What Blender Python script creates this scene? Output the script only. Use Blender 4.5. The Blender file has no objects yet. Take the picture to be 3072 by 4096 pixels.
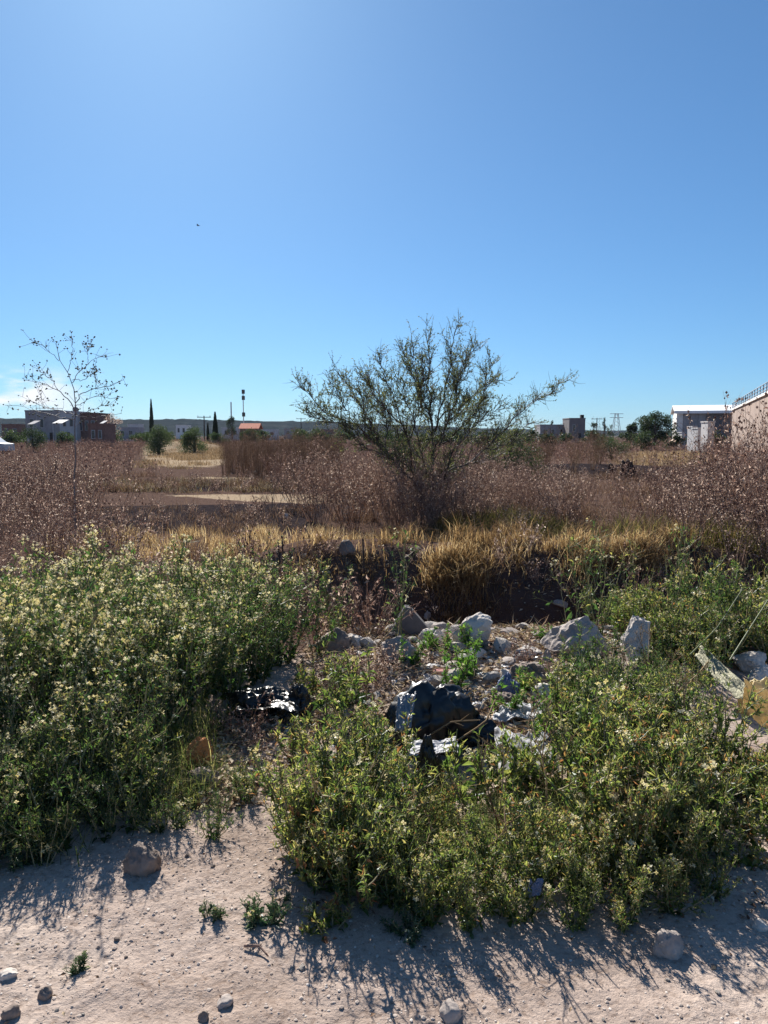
import bpy, bmesh, math, random
import numpy as np
from mathutils import Vector, noise as mnoise

scene = bpy.context.scene
COL = scene.collection
R = math.radians

# ------------------------------------------------------------------ camera
F_PX, W_PX, H_PX, EYE = 769.0, 768, 1024, 1.6
PITCH = R(5.72)
cam_d = bpy.data.cameras.new('camera')
cam_d.sensor_fit = 'VERTICAL'; cam_d.sensor_height = 36.0
cam_d.lens = 36.0 * F_PX / H_PX
cam_d.clip_start = 0.05; cam_d.clip_end = 9000
cam = bpy.data.objects.new('camera', cam_d); COL.objects.link(cam)
cam.location = (0, 0, EYE); cam.rotation_euler = (R(90) - PITCH, 0, 0)
scene.camera = cam

# ------------------------------------------------------------------ light
SUN_EL, SUN_AZ = R(35), R(-16)            # azimuth measured from +Y towards +X
world = bpy.data.worlds.new('World'); scene.world = world; world.use_nodes = True
wn = world.node_tree; wn.nodes.clear()
def wnode(t, **kw):
    n = wn.nodes.new(t)
    for k, v in kw.items(): setattr(n, k, v)
    return n
sky = wnode('ShaderNodeTexSky', sky_type='NISHITA', sun_disc=False)
sky.sun_elevation = SUN_EL; sky.sun_rotation = SUN_AZ
sky.air_density = 1.2; sky.dust_density = 4.0; sky.ozone_density = 8.0; sky.altitude = 3000
bg = wnode('ShaderNodeBackground'); bg.inputs[1].default_value = 0.076
wout = wnode('ShaderNodeOutputWorld')
# low bank of small clouds above the horizon on the left
tc = wnode('ShaderNodeTexCoord'); mp = wnode('ShaderNodeMapping')
mp.inputs['Scale'].default_value = (9, 9, 34); mp.inputs['Location'].default_value = (0.3, 0.0, 0.55)
cn = wnode('ShaderNodeTexNoise'); cn.inputs['Scale'].default_value = 1.0
cn.inputs['Detail'].default_value = 5; cn.inputs['Roughness'].default_value = 0.5
cr = wnode('ShaderNodeMapRange', interpolation_type='SMOOTHSTEP')
cr.inputs[1].default_value = 0.47; cr.inputs[2].default_value = 0.60
sx = wnode('ShaderNodeSeparateXYZ')
band = wnode('ShaderNodeMapRange', interpolation_type='SMOOTHSTEP')      # fade out above 5 degrees
band.inputs[1].default_value = 0.085; band.inputs[2].default_value = 0.055
azm = wnode('ShaderNodeVectorMath', operation='DOT_PRODUCT')
azm.inputs[1].default_value = (math.sin(R(-62)), math.cos(R(-62)), 0)
azr = wnode('ShaderNodeMapRange', interpolation_type='SMOOTHSTEP')
azr.inputs[1].default_value = math.cos(R(43)); azr.inputs[2].default_value = math.cos(R(37))
m1 = wnode('ShaderNodeMath', operation='MULTIPLY'); m2 = wnode('ShaderNodeMath', operation='MULTIPLY')
mixc = wnode('ShaderNodeMix', data_type='RGBA'); mixc.inputs[7].default_value = (6.4, 6.5, 6.7, 1)
tint = wnode('ShaderNodeMix', data_type='RGBA', blend_type='MULTIPLY'); tint.inputs[0].default_value = 1.0; tint.inputs[7].default_value = (0.615, 0.875, 1.0, 1)   # the camera's cool white balance
L = wn.links.new
L(tc.outputs['Generated'], mp.inputs[0]); L(mp.outputs[0], cn.inputs['Vector']); L(cn.outputs[0], cr.inputs[0])
L(tc.outputs['Generated'], sx.inputs[0]); L(sx.outputs[2], band.inputs[0])
L(tc.outputs['Generated'], azm.inputs[0]); L(azm.outputs['Value'], azr.inputs[0])
L(cr.outputs[0], m1.inputs[0]); L(band.outputs[0], m1.inputs[1]); L(m1.outputs[0], m2.inputs[0]); L(azr.outputs[0], m2.inputs[1])
gam = wnode('ShaderNodeGamma'); gam.inputs[1].default_value = 0.8
L(sky.outputs[0], gam.inputs[0]); L(gam.outputs[0], tint.inputs[6]); L(tint.outputs[2], mixc.inputs[6]); L(m2.outputs[0], mixc.inputs[0]); L(mixc.outputs[2], bg.inputs[0]); L(bg.outputs[0], wout.inputs[0])

sun_d = bpy.data.lights.new('sun', 'SUN'); sun_d.energy = 5.0; sun_d.angle = R(0.53); sun_d.color = (1.0, 0.95, 0.87)
sun = bpy.data.objects.new('sun', sun_d); COL.objects.link(sun); sun.location = (-20, 60, 40)
SV = Vector((math.sin(SUN_AZ) * math.cos(SUN_EL), math.cos(SUN_AZ) * math.cos(SUN_EL), math.sin(SUN_EL)))
sun.rotation_euler = SV.to_track_quat('Z', 'Y').to_euler()

scene.view_settings.view_transform = 'Standard'; scene.view_settings.look = 'None'
scene.view_settings.exposure = 1.1; scene.view_settings.gamma = 1.0
scene.view_settings.use_curve_mapping = False
scene.render.engine = 'CYCLES'
cy = scene.cycles
cy.max_bounces = 8; cy.diffuse_bounces = 6; cy.glossy_bounces = 2; cy.transmission_bounces = 6
cy.volume_bounces = 0; cy.transparent_max_bounces = 8; cy.use_denoising = True
cy.sample_clamp_indirect = 6.0

# ------------------------------------------------------------------ helpers
def at(px, py, Y):
    """world point at depth Y that stands behind a pixel of the 768x1024 frame"""
    dx = (px - W_PX / 2) / F_PX; du = (H_PX / 2 - py) / F_PX
    d = np.array([dx, math.cos(PITCH) + du * math.sin(PITCH), -math.sin(PITCH) + du * math.cos(PITCH)])
    return np.array([0, 0, EYE]) + d * (Y / d[1])
def gp(px, py, z=0.0):
    dx = (px - W_PX / 2) / F_PX; du = (H_PX / 2 - py) / F_PX
    d = np.array([dx, math.cos(PITCH) + du * math.sin(PITCH), -math.sin(PITCH) + du * math.cos(PITCH)])
    g = 0.0
    for _ in range(6):                       # meet the real terrain, z is measured above it
        p = np.array([0, 0, EYE]) + d * ((z + g - EYE) / d[2])
        g = .5 * g + .5 * gh(p[0], p[1])
    return np.array([0, 0, EYE]) + d * ((z + g - EYE) / d[2])
def project(P):
    P = np.atleast_2d(P); x = P[:, 0]; y = P[:, 1]; z = P[:, 2] - EYE
    f = y * math.cos(PITCH) - z * math.sin(PITCH); u = y * math.sin(PITCH) + z * math.cos(PITCH)
    return W_PX / 2 + F_PX * x / f, H_PX / 2 - F_PX * u / f

def hash2(ix, iy, seed):
    h = (ix.astype(np.int64) * 374761393 + iy.astype(np.int64) * 668265263 + seed * 974634533) & 0xFFFFFFFF
    h = ((h ^ (h >> 13)) * 1274126177) & 0xFFFFFFFF
    return ((h ^ (h >> 16)) & 0xFFFF) / 65535.0
def vnoise(x, y, s=0):
    x = np.asarray(x, float); y = np.asarray(y, float)
    ix = np.floor(x); iy = np.floor(y); fx = x - ix; fy = y - iy
    fx = fx * fx * (3 - 2 * fx); fy = fy * fy * (3 - 2 * fy)
    a = hash2(ix, iy, s); b = hash2(ix + 1, iy, s); c = hash2(ix, iy + 1, s); d = hash2(ix + 1, iy + 1, s)
    return a + (b - a) * fx + (c - a) * fy + (a - b - c + d) * fx * fy
def fbm(x, y, o=4, s=0):
    t = 0; a = .5
    for i in range(o):
        t = t + a * (vnoise(x, y, s + i) - .5); x = x * 2.03 + 7.1; y = y * 2.03 + 3.7; a *= .5
    return t
def sstep(a, b, x):
    t = np.clip((x - a) / (b - a), 0, 1); return t * t * (3 - 2 * t)

def ground_h(x, y):
    x = np.asarray(x, float); y = np.asarray(y, float)
    near = 1 - sstep(5, 9, y)
    h = near * (.035 * fbm(x * 1.3, y * 1.3, 4, 1) + .022 * fbm(x * 9, y * 9, 3, 5))
    h = h + (1 - near) * (.12 * fbm(x * .35, y * .35, 3, 11) + .03 * fbm(x * 2.5, y * 2.5, 2, 15))
    h = h - .02 * sstep(1.0, 3.0, y) * near
    # rubble hump in front of the ditch
    h = h + .10 * np.exp(-((x - .75) / 1.3) ** 2 - ((y - 5.3) / .9) ** 2) * (1 + .9 * fbm(x * 3, y * 3, 3, 31))
    h = h + .05 * fbm(x * 5, y * 5, 3, 33) * np.exp(-((y - 5.2) / 1.0) ** 2)
    # ditch
    c = 7.15 + .35 * fbm(x * .6, x * 0 + 3, 2, 41) * 2 - .12 * x * 0.3
    w = .85 + .5 * (fbm(x * 1.1, x * 0 + 9, 2, 44))
    prof = sstep(-1, -.35, (y - c) / w) * (1 - sstep(.55, 1.05, (y - c) / w))
    h = h - .72 * prof * sstep(-1.0, -.35, x) * (1 - sstep(3.2, 5.0, x))
    # far lip slightly proud, gentle rise left
    h = h + (.34 + .35 * fbm(x * .9, y * .9, 3, 47)) * sstep(7.75, 8.5, y + .25 * fbm(x * 2, y * 2, 2, 48)) * (1 - sstep(8.9, 10.4, y)) * sstep(-2.2, -.9, x) * (1 - sstep(3.6, 5.2, x)) + .06 * fbm(x * 6, y * 6, 3, 49) * np.exp(-((y - 8.3) / .8) ** 2)
    # sandy mound far left, low swell right
    h = h + 1.0 * np.exp(-((x + 20.5) / 4.5) ** 2 - ((y - 78) / 4) ** 2) * (1 + .8 * fbm(x * .4, y * .4, 3, 51))
    h = h + .35 * np.exp(-((x - 9) / 5) ** 2 - ((y - 33) / 3) ** 2)
    h = h - .5 * sstep(200, 900, y)
    return h
def gh(x, y): return float(ground_h(np.array([x]), np.array([y]))[0])

rngs = np.random.default_rng
def unit(v): return v / np.maximum(np.linalg.norm(v, axis=-1, keepdims=True), 1e-9)

class G:
    """triangle collector with one random value per piece"""
    def __init__(s): s.V = []; s.T = []; s.r = []; s.n = 0
    def add(s, V, T, r):
        V = np.asarray(V, float).reshape(-1, 3); T = np.asarray(T, np.int64).reshape(-1, 3)
        r = np.broadcast_to(np.asarray(r, float), (len(V),)) if np.ndim(r) == 0 else np.asarray(r, float)
        s.V.append(V); s.T.append(T + s.n); s.r.append(r); s.n += len(V)
    def arrays(s): return np.concatenate(s.V), np.concatenate(s.T), np.concatenate(s.r)
    def box(s, x0, x1, y0, y1, z0, z1, r=.5):
        V = [(x, y, z) for z in (z0, z1) for y in (y0, y1) for x in (x0, x1)]
        T = [(0,2,1),(1,2,3),(4,5,6),(5,7,6),(0,1,4),(1,5,4),(2,6,3),(3,6,7),(0,4,2),(2,4,6),(1,3,5),(3,7,5)]
        s.add(V, T, r)
    def tubes(s, P, Rd, sides=3, r=None):
        n, k, _ = P.shape
        t = np.gradient(P, axis=1); t = unit(t)
        ref = np.where(np.abs(t[..., 2:3]) > .9, np.array([1., 0, 0]), np.array([0, 0, 1.]))
        a = unit(np.cross(t, ref)); b = np.cross(t, a)
        ang = np.arange(sides) * 2 * math.pi / sides
        ring = a[:, :, None, :] * np.cos(ang)[None, None, :, None] + b[:, :, None, :] * np.sin(ang)[None, None, :, None]
        V = P[:, :, None, :] + ring * Rd[:, :, None, None]
        i = np.arange(k - 1)[:, None]; j = np.arange(sides)[None, :]
        q0 = i * sides + j; q1 = i * sides + (j + 1) % sides; q2 = q0 + sides; q3 = q1 + sides
        T1 = np.stack([np.stack([q0, q1, q2], -1), np.stack([q1, q3, q2], -1)], 0).reshape(-1, 3)
        T = (T1[None] + (np.arange(n) * k * sides)[:, None, None]).reshape(-1, 3)
        if r is None: r = np.random.default_rng(n).random(n)
        s.add(V.reshape(-1, 3), T, np.repeat(np.broadcast_to(r, (n,)), k * sides))
    def leaves(s, P, D, N, Ln, Wd, r, fold=.25, droop=.25):
        """folded pointed leaves: 6 points, 4 triangles"""
        n = len(P); D = unit(D); S = unit(np.cross(D, N)); U = np.cross(S, D)
        Ln = np.broadcast_to(Ln, (n,))[:, None]; Wd = np.broadcast_to(Wd, (n,))[:, None]
        b = P; m = P + D * Ln * .5; t = P + D * Ln - U * Ln * droop
        l = m + S * Wd * .5 + U * Wd * fold; q = m - S * Wd * .5 + U * Wd * fold
        V = np.stack([b, l, t, q, m], 1).reshape(-1, 3)
        T1 = np.array([(0, 4, 1), (1, 4, 2), (0, 3, 4), (4, 3, 2)])
        T = (T1[None] + (np.arange(n) * 5)[:, None, None]).reshape(-1, 3)
        s.add(V, T, np.repeat(np.broadcast_to(r, (n,)), 5))
    def flowers(s, P, N, size, r):
        """four petals each"""
        n = len(P); N = unit(N); ref = np.where(np.abs(N[:, 2:3]) > .9, np.array([1., 0, 0]), np.array([0, 0, 1.]))
        a = unit(np.cross(N, ref)); b = np.cross(N, a); size = np.broadcast_to(size, (n,))[:, None]
        vs = [P]
        for k in range(4):
            c, d = math.cos(k * math.pi / 2), math.sin(k * math.pi / 2)
            u = a * c + b * d; v = -a * d + b * c
            vs += [P + (u * .55 + v * .32 + N * .22) * size, P + (u * 1.0 + N * .12) * size, P + (u * .55 - v * .32 + N * .22) * size]
        V = np.stack(vs, 1).reshape(-1, 3); T1 = []
        for k in range(4):
            o = 1 + 3 * k; T1 += [(0, o, o + 2), (o, o + 1, o + 2)]
        T = (np.array(T1)[None] + (np.arange(n) * 13)[:, None, None]).reshape(-1, 3)
        s.add(V, T, np.repeat(np.broadcast_to(r, (n,)), 13))
    def octa(s, P, size, r, stretch=1.0):
        n = len(P); size = np.broadcast_to(size, (n,))[:, None, None]
        b = np.array([(1,0,0),(-1,0,0),(0,1,0),(0,-1,0),(0,0,stretch),(0,0,-stretch)], float)
        V = (P[:, None, :] + b[None] * size).reshape(-1, 3)
        T1 = np.array([(0,2,4),(2,1,4),(1,3,4),(3,0,4),(2,0,5),(1,2,5),(3,1,5),(0,3,5)])
        T = (T1[None] + (np.arange(n) * 6)[:, None, None]).reshape(-1, 3)
        s.add(V, T, np.repeat(np.broadcast_to(r, (n,)), 6))
    def blades(s, P, az, lean, Ln, w, r, curl=.5):
        """grass blades: 5 points, 3 triangles, bending over"""
        n = len(P); h = np.stack([np.cos(az), np.sin(az), 0 * az], 1); up = np.array([0, 0, 1.])
        S = np.stack([-np.sin(az), np.cos(az), 0 * az], 1); Ln = np.broadcast_to(Ln, (n,))[:, None]; w = np.broadcast_to(w, (n,))[:, None]
        lean = np.broadcast_to(lean, (n,))[:, None]; curl = np.broadcast_to(curl, (n,))[:, None]
        d1 = unit(up + h * lean); d2 = unit(up * (1 - curl * .6) + h * (lean + curl))
        m = P + d1 * Ln * .55; t = m + d2 * Ln * .5
        V = np.stack([P - S * w, P + S * w, m - S * w * .8, m + S * w * .8, t], 1).reshape(-1, 3)
        T1 = np.array([(0, 1, 2), (1, 3, 2), (2, 3, 4)])
        T = (T1[None] + (np.arange(n) * 5)[:, None, None]).reshape(-1, 3)
        s.add(V, T, np.repeat(np.broadcast_to(r, (n,)), 5))
    def copies(s, A, P, rz, sc, roff):
        V, T, r = A; n = len(P); c, d = np.cos(rz), np.sin(rz); m = len(V)
        sc = np.asarray(sc)
        X = V[None, :, 0] * c[:, None] - V[None, :, 1] * d[:, None]; Y = V[None, :, 0] * d[:, None] + V[None, :, 1] * c[:, None]
        VV = np.stack([X, Y, np.broadcast_to(V[None, :, 2], X.shape)], -1) * sc[:, None, None] + P[:, None, :]
        TT = (T[None] + (np.arange(n) * m)[:, None, None]).reshape(-1, 3)
        s.add(VV.reshape(-1, 3), TT, (np.clip(r[None] * .7 + roff[:, None] * .3, 0, 1)).reshape(-1))

def mesh_from(name, A, mat, smooth=False):
    V, T, r = A
    me = bpy.data.meshes.new(name)
    me.vertices.add(len(V)); me.vertices.foreach_set('co', np.ascontiguousarray(V, np.float32).ravel())
    me.loops.add(len(T) * 3); me.loops.foreach_set('vertex_index', np.ascontiguousarray(T, np.int32).ravel())
    me.polygons.add(len(T)); me.polygons.foreach_set('loop_start', np.arange(len(T), dtype=np.int32) * 3)
    me.polygons.foreach_set('use_smooth', np.full(len(T), smooth, bool))
    me.update(calc_edges=True)
    at_ = me.attributes.new('rnd', 'FLOAT', 'POINT'); at_.data.foreach_set('value', np.ascontiguousarray(r, np.float32))
    me.materials.append(mat)
    return me
def link(name, data, parent=None, loc=None):
    o = bpy.data.objects.new(name, data); COL.objects.link(o)
    if parent is not None: o.parent = parent
    if loc is not None: o.location = [float(v) for v in loc]
    return o
def tag(o, label=None, cat=None, group=None, kind=None):
    if label: o['label'] = label
    if cat: o['category'] = cat
    if group: o['group'] = group
    if kind: o['kind'] = kind
    return o
def thing(name, label, cat, loc, group=None, rz=0.0):
    o = link(name, None, None, loc); o.rotation_euler.z = rz; o.empty_display_size = .1
    return tag(o, label, cat, group, 'thing')
def part(parent, name, g, mat, smooth=False, kind=None):
    me = mesh_from(name, g.arrays() if isinstance(g, G) else g, mat, smooth)
    o = link(name, me, parent)
    if kind: o['kind'] = kind
    return o
def copy_tree(o, loc, rz, sc=1.0, label=None, group=None):
    c = o.copy(); COL.objects.link(c); c.location = [float(v) for v in loc]; c.rotation_euler.z = float(rz)
    c.scale = (float(sc),) * 3 if np.ndim(sc) == 0 else tuple(float(v) for v in sc)
    if label: c['label'] = label
    if group: c['group'] = group
    for ch in CHILDREN[o]:
        d = ch.copy(); COL.objects.link(d); d.parent = c
    return c
CHILDREN = {}

# ------------------------------------------------------------------ materials
def new_mat(name):
    m = bpy.data.materials.new(name); m.use_nodes = True; m.node_tree.nodes.clear(); return m
def ramp_node(nt, stops):
    n = nt.nodes.new('ShaderNodeValToRGB'); e = n.color_ramp.elements
    while len(e) < len(stops): e.new(.5)
    for el, (p, c) in zip(e, stops): el.position = p; el.color = (*c, 1)
    return n
def leaf_mat(name, stops, trans=.4, gloss=.022, rough=.4, objvar=.25, transtint=(1.35, 1.5, 1.0)):
    m = new_mat(name); nt = m.node_tree; N = nt.nodes.new; l = nt.links.new
    a = N('ShaderNodeAttribute'); a.attribute_name = 'rnd'
    oi = N('ShaderNodeObjectInfo'); mm = N('ShaderNodeMath'); mm.operation = 'MULTIPLY_ADD'; mm.inputs[1].default_value = objvar
    sub = N('ShaderNodeMath'); sub.operation = 'SUBTRACT'; sub.inputs[1].default_value = objvar / 2
    l(oi.outputs['Random'], mm.inputs[0]); l(a.outputs['Fac'], mm.inputs[2]); l(mm.outputs[0], sub.inputs[0])
    rp = ramp_node(nt, stops); l(sub.outputs[0], rp.inputs[0])
    d = N('ShaderNodeBsdfDiffuse'); l(rp.outputs[0], d.inputs[0]); out = N('ShaderNodeOutputMaterial'); sh = d
    if trans:
        t = N('ShaderNodeBsdfTranslucent'); tm = N('ShaderNodeMix'); tm.data_type = 'RGBA'; tm.blend_type = 'MULTIPLY'; tm.inputs[0].default_value = 1
        tm.inputs[7].default_value = (*transtint, 1); l(rp.outputs[0], tm.inputs[6]); l(tm.outputs[2], t.inputs[0])
        mx = N('ShaderNodeMixShader'); mx.inputs[0].default_value = trans; l(d.outputs[0], mx.inputs[1]); l(t.outputs[0], mx.inputs[2]); sh = mx
    if gloss:
        g = N('ShaderNodeBsdfGlossy'); g.inputs['Roughness'].default_value = rough; g.inputs[0].default_value = (.9, .95, 1, 1)
        mx2 = N('ShaderNodeMixShader'); mx2.inputs[0].default_value = gloss; l(sh.outputs[0], mx2.inputs[1]); l(g.outputs[0], mx2.inputs[2]); sh = mx2
    l(sh.outputs[0], out.inputs[0]); return m
def rough_mat(name, c1, c2, scale=8, rough=.9, bump=.3, spec=.2, c3=None, bscale=None, bdist=.02):
    m = new_mat(name); nt = m.node_tree; N = nt.nodes.new; l = nt.links.new
    t = N('ShaderNodeTexCoord'); n1 = N('ShaderNodeTexNoise'); n1.inputs['Scale'].default_value = scale; n1.inputs['Detail'].default_value = 8
    n1.inputs['Roughness'].default_value = .62
    l(t.outputs['Object'], n1.inputs['Vector'])
    st = [(.32, c1), (.62, c2)] + ([(.75, c3)] if c3 else [])
    rp = ramp_node(nt, st); l(n1.outputs[0], rp.inputs[0])
    p = N('ShaderNodeBsdfPrincipled'); p.inputs['Roughness'].default_value = rough; p.inputs['Specular IOR Level'].default_value = spec
    l(rp.outputs[0], p.inputs['Base Color'])
    n2 = N('ShaderNodeTexNoise'); n2.inputs['Scale'].default_value = bscale or scale * 4; n2.inputs['Detail'].default_value = 6
    l(t.outputs['Object'], n2.inputs['Vector'])
    b = N('ShaderNodeBump'); b.inputs['Strength'].default_value = bump; b.inputs['Distance'].default_value = bdist
    l(n2.outputs[0], b.inputs['Height']); l(b.outputs[0], p.inputs['Normal'])
    out = N('ShaderNodeOutputMaterial'); l(p.outputs[0], out.inputs[0]); return m

M = {}
M['radish_leaf'] = leaf_mat('radish_leaf', [(0, (.022, .046, .017)), (.4, (.042, .080, .026)), (.75, (.075, .115, .038)), (.92, (.15, .16, .055)), (1, (.28, .23, .085))], .56)
M['front_leaf'] = leaf_mat('front_leaf', [(0, (.045, .075, .022)), (.35, (.085, .13, .034)), (.65, (.155, .185, .055)), (.85, (.28, .26, .09)), (.95, (.38, .31, .13)), (1, (.28, .12, .06))], .56)
M['bright_leaf'] = leaf_mat('bright_leaf', [(0, (.04, .10, .02)), (.5, (.08, .17, .03)), (1, (.16, .24, .05))], .5)
M['blue_leaf'] = leaf_mat('blue_leaf', [(0, (.03, .06, .035)), (.6, (.06, .10, .055)), (1, (.11, .15, .07))], .35)
M['radish_stem'] = leaf_mat('radish_stem', [(0, (.08, .10, .045)), (.6, (.17, .18, .09)), (1, (.34, .28, .18))], .2)
M['petal'] = leaf_mat('petal', [(0, (.55, .45, .18)), (.5, (.68, .59, .33)), (1, (.74, .68, .50))], .4, gloss=.03, transtint=(1.1, 1.1, 1.0))
M['dry_stem'] = leaf_mat('dry_stem', [(0, (.11, .070, .060)), (.5, (.235, .172, .152)), (1, (.46, .33, .26))], .30, 0, objvar=.5, transtint=(1.35, 1.29, 1.13))
M['dry_head'] = leaf_mat('dry_head', [(0, (.15, .090, .080)), (.45, (.345, .26, .235)), (.75, (.49, .40, .365)), (1, (.66, .58, .53))], .5, 0, objvar=.55, transtint=(1.35, 1.29, 1.13))
M['rust_stem'] = leaf_mat('rust_stem', [(0, (.105, .062, .046)), (.5, (.21, .14, .10)), (1, (.36, .265, .185))], .2, 0, transtint=(1.3, 1.25, 1.1))
M['gold_grass'] = leaf_mat('gold_grass', [(0, (.12, .075, .042)), (.4, (.25, .165, .092)), (.7, (.38, .275, .165)), (1, (.58, .48, .34))], .45, 0, transtint=(1.42, 1.36, 1.05))
M['straw'] = leaf_mat('straw', [(0, (.16, .11, .065)), (.5, (.29, .215, .135)), (1, (.46, .37, .26))], .25, 0, transtint=(1.2, 1.15, 1.0))
M['debris'] = leaf_mat('debris', [(0, (.08, .045, .035)), (.4, (.22, .145, .10)), (.7, (.42, .31, .20)), (1, (.64, .54, .42))], .1, 0)
M['green_grass'] = leaf_mat('green_grass', [(0, (.035, .034, .020)), (.5, (.095, .082, .038)), (1, (.26, .20, .09))], .4, 0)
M['verge_blade'] = leaf_mat('verge_blade', [(0, (.05, .08, .03)), (.5, (.11, .14, .05)), (.8, (.22, .21, .09)), (1, (.42, .34, .19))], .4, 0)
M['mesquite_leaf'] = leaf_mat('mesquite_leaf', [(0, (.036, .046, .024)), (.5, (.080, .092, .044)), (.85, (.14, .14, .068)), (1, (.21, .18, .09))], .5, .02)
M['bark'] = leaf_mat('bark', [(0, (.045, .034, .030)), (1, (.11, .085, .075))], 0, .03)
M['pale_bark'] = leaf_mat('pale_bark', [(0, (.11, .085, .085)), (1, (.20, .165, .16))], 0, .03)
M['pod'] = leaf_mat('pod', [(0, (.06, .065, .045)), (1, (.14, .13, .085))], .1, .02)
M['far_leaf'] = leaf_mat('far_leaf', [(0, (.018, .032, .016)), (.6, (.040, .058, .026)), (1, (.075, .088, .04))], .3, .03)
M['far_green'] = leaf_mat('far_green', [(0, (.035, .055, .028)), (1, (.085, .105, .05))], .3, .03)
M['cypress'] = leaf_mat('cypress', [(0, (.010, .022, .014)), (1, (.030, .046, .026))], .15, .03)

def ground_mat():
    m = new_mat('soil'); nt = m.node_tree; N = nt.nodes.new; l = nt.links.new
    geo = N('ShaderNodeNewGeometry'); a = N('ShaderNodeAttribute'); a.attribute_name = 'zone'
    sep = N('ShaderNodeSeparateColor'); l(a.outputs['Color'], sep.inputs[0])
    def nz(sc, det=6, ro=.6):
        n = N('ShaderNodeTexNoise'); n.inputs['Scale'].default_value = sc; n.inputs['Detail'].default_value = det; n.inputs['Roughness'].default_value = ro
        l(geo.outputs['Position'], n.inputs['Vector']); return n
    big = nz(1.1, 5); fine = nz(38, 8, .7); mid = nz(9, 6, .65)
    dirt = ramp_node(nt, [(.33, (.32, .245, .20)), (.52, (.44, .35, .295)), (.68, (.53, .435, .37))]); l(big.outputs[0], dirt.inputs[0])
    sp = ramp_node(nt, [(.33, (.55, .50, .47)), (.5, (1, 1, 1)), (.68, (1.12, 1.12, 1.12))]); l(fine.outputs[0], sp.inputs[0])
    mul = N('ShaderNodeMix'); mul.data_type = 'RGBA'; mul.blend_type = 'MULTIPLY'; mul.inputs[0].default_value = .8
    l(dirt.outputs[0], mul.inputs[6]); l(sp.outputs[0], mul.inputs[7])
    def zone(prev, sock, stops, src):
        rp = ramp_node(nt, stops); l(src.outputs[0], rp.inputs[0])
        ad = N('ShaderNodeMath'); ad.operation = 'MULTIPLY_ADD'; ad.inputs[1].default_value = .7; l(src.outputs[0], ad.inputs[0])
        s2 = N('ShaderNodeMath'); s2.operation = 'SUBTRACT'; s2.inputs[1].default_value = .35; l(sock, ad.inputs[2]); l(ad.outputs[0], s2.inputs[0])
        ms = N('ShaderNodeMapRange'); ms.interpolation_type = 'SMOOTHSTEP'; ms.inputs[1].default_value = .3; ms.inputs[2].default_value = .7; l(s2.outputs[0], ms.inputs[0])
        mx = N('ShaderNodeMix'); mx.data_type = 'RGBA'; l(ms.outputs[0], mx.inputs[0]); l(prev, mx.inputs[6]); l(rp.outputs[0], mx.inputs[7]); return mx.outputs[2]
    c = zone(mul.outputs[2], sep.outputs[2], [(.35, (.085, .055, .045)), (.6, (.15, .10, .08)), (.75, (.22, .16, .12))], mid)      # brown field soil with dead litter
    c = zone(c, sep.outputs[1], [(.35, (.022, .018, .020)), (.6, (.050, .040, .042)), (.75, (.085, .068, .068))], mid)            # burnt dark soil, also the painted shade of the ditch bank
    c = zone(c, sep.outputs[0], [(.35, (.34, .25, .165)), (.6, (.45, .345, .235)), (.75, (.54, .43, .31))], mid)                  # pale track
    p = N('ShaderNodeBsdfDiffuse'); p.inputs['Roughness'].default_value = .3
    l(c, p.inputs['Color'])
    b = N('ShaderNodeBump'); b.inputs['Strength'].default_value = .75; b.inputs['Distance'].default_value = .012; l(fine.outputs[0], b.inputs['Height'])
    b2 = N('ShaderNodeBump'); b2.inputs['Strength'].default_value = .6; b2.inputs['Distance'].default_value = .04; l(mid.outputs[0], b2.inputs['Height']); l(b2.outputs[0], b.inputs['Normal'])
    l(b.outputs[0], p.inputs['Normal']); out = N('ShaderNodeOutputMaterial'); l(p.outputs[0], out.inputs[0]); return m
M['soil'] = ground_mat()
M['stone'] = rough_mat('stone', (.22, .185, .165), (.40, .35, .32), 6, bump=.5, c3=(.55, .50, .46))
M['pale_stone'] = rough_mat('pale_stone', (.34, .295, .26), (.60, .55, .50), 7, bump=.8, c3=(.72, .68, .63))
M['grey_slab'] = rough_mat('grey_slab', (.085, .080, .082), (.13, .12, .122), 5, bump=.2)
M['brown_stone'] = rough_mat('brown_stone', (.13, .10, .085), (.26, .21, .18), 8, bump=.5)
M['orange_brick'] = rough_mat('orange_brick', (.42, .165, .06), (.56, .25, .10), 9, bump=.4)
M['pink_stone'] = rough_mat('pink_stone', (.40, .17, .15), (.55, .28, .25), 12, bump=.5)
M['wall_grey'] = rough_mat('wall_grey', (.24, .23, .24), (.33, .32, .33), 1.2, bump=.1)
M['wall_dark'] = rough_mat('wall_dark', (.13, .12, .13), (.19, .17, .17), 1.2, bump=.1)
M['wall_pale'] = rough_mat('wall_pale', (.42, .41, .42), (.52, .51, .51), 1.2, bump=.1)
M['wall_white'] = rough_mat('wall_white', (.62, .60, .57), (.74, .72, .69), 1.5, bump=.1)
M['wall_brick'] = rough_mat('wall_brick', (.15, .085, .07), (.23, .135, .11), 2.5, bump=.2)
M['wall_pink'] = rough_mat('wall_pink', (.25, .19, .16), (.34, .26, .22), .35, bump=.1)
M['roof_white'] = rough_mat('roof_white', (.72, .72, .73), (.82, .82, .83), .8, rough=.5, bump=.05)
M['roof_red'] = rough_mat('roof_red', (.38, .10, .06), (.50, .16, .09), 3, bump=.2)
M['glass_dark'] = rough_mat('glass_dark', (.02, .02, .025), (.04, .04, .05), 1, rough=.15, bump=0, spec=.5)
M['steel_blue'] = rough_mat('steel_blue', (.16, .20, .26), (.22, .26, .32), 4, rough=.5, bump=0, spec=.5)
M['steel_grey'] = rough_mat('steel_grey', (.30, .30, .31), (.40, .40, .41), 4, rough=.5, bump=0, spec=.5)
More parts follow.
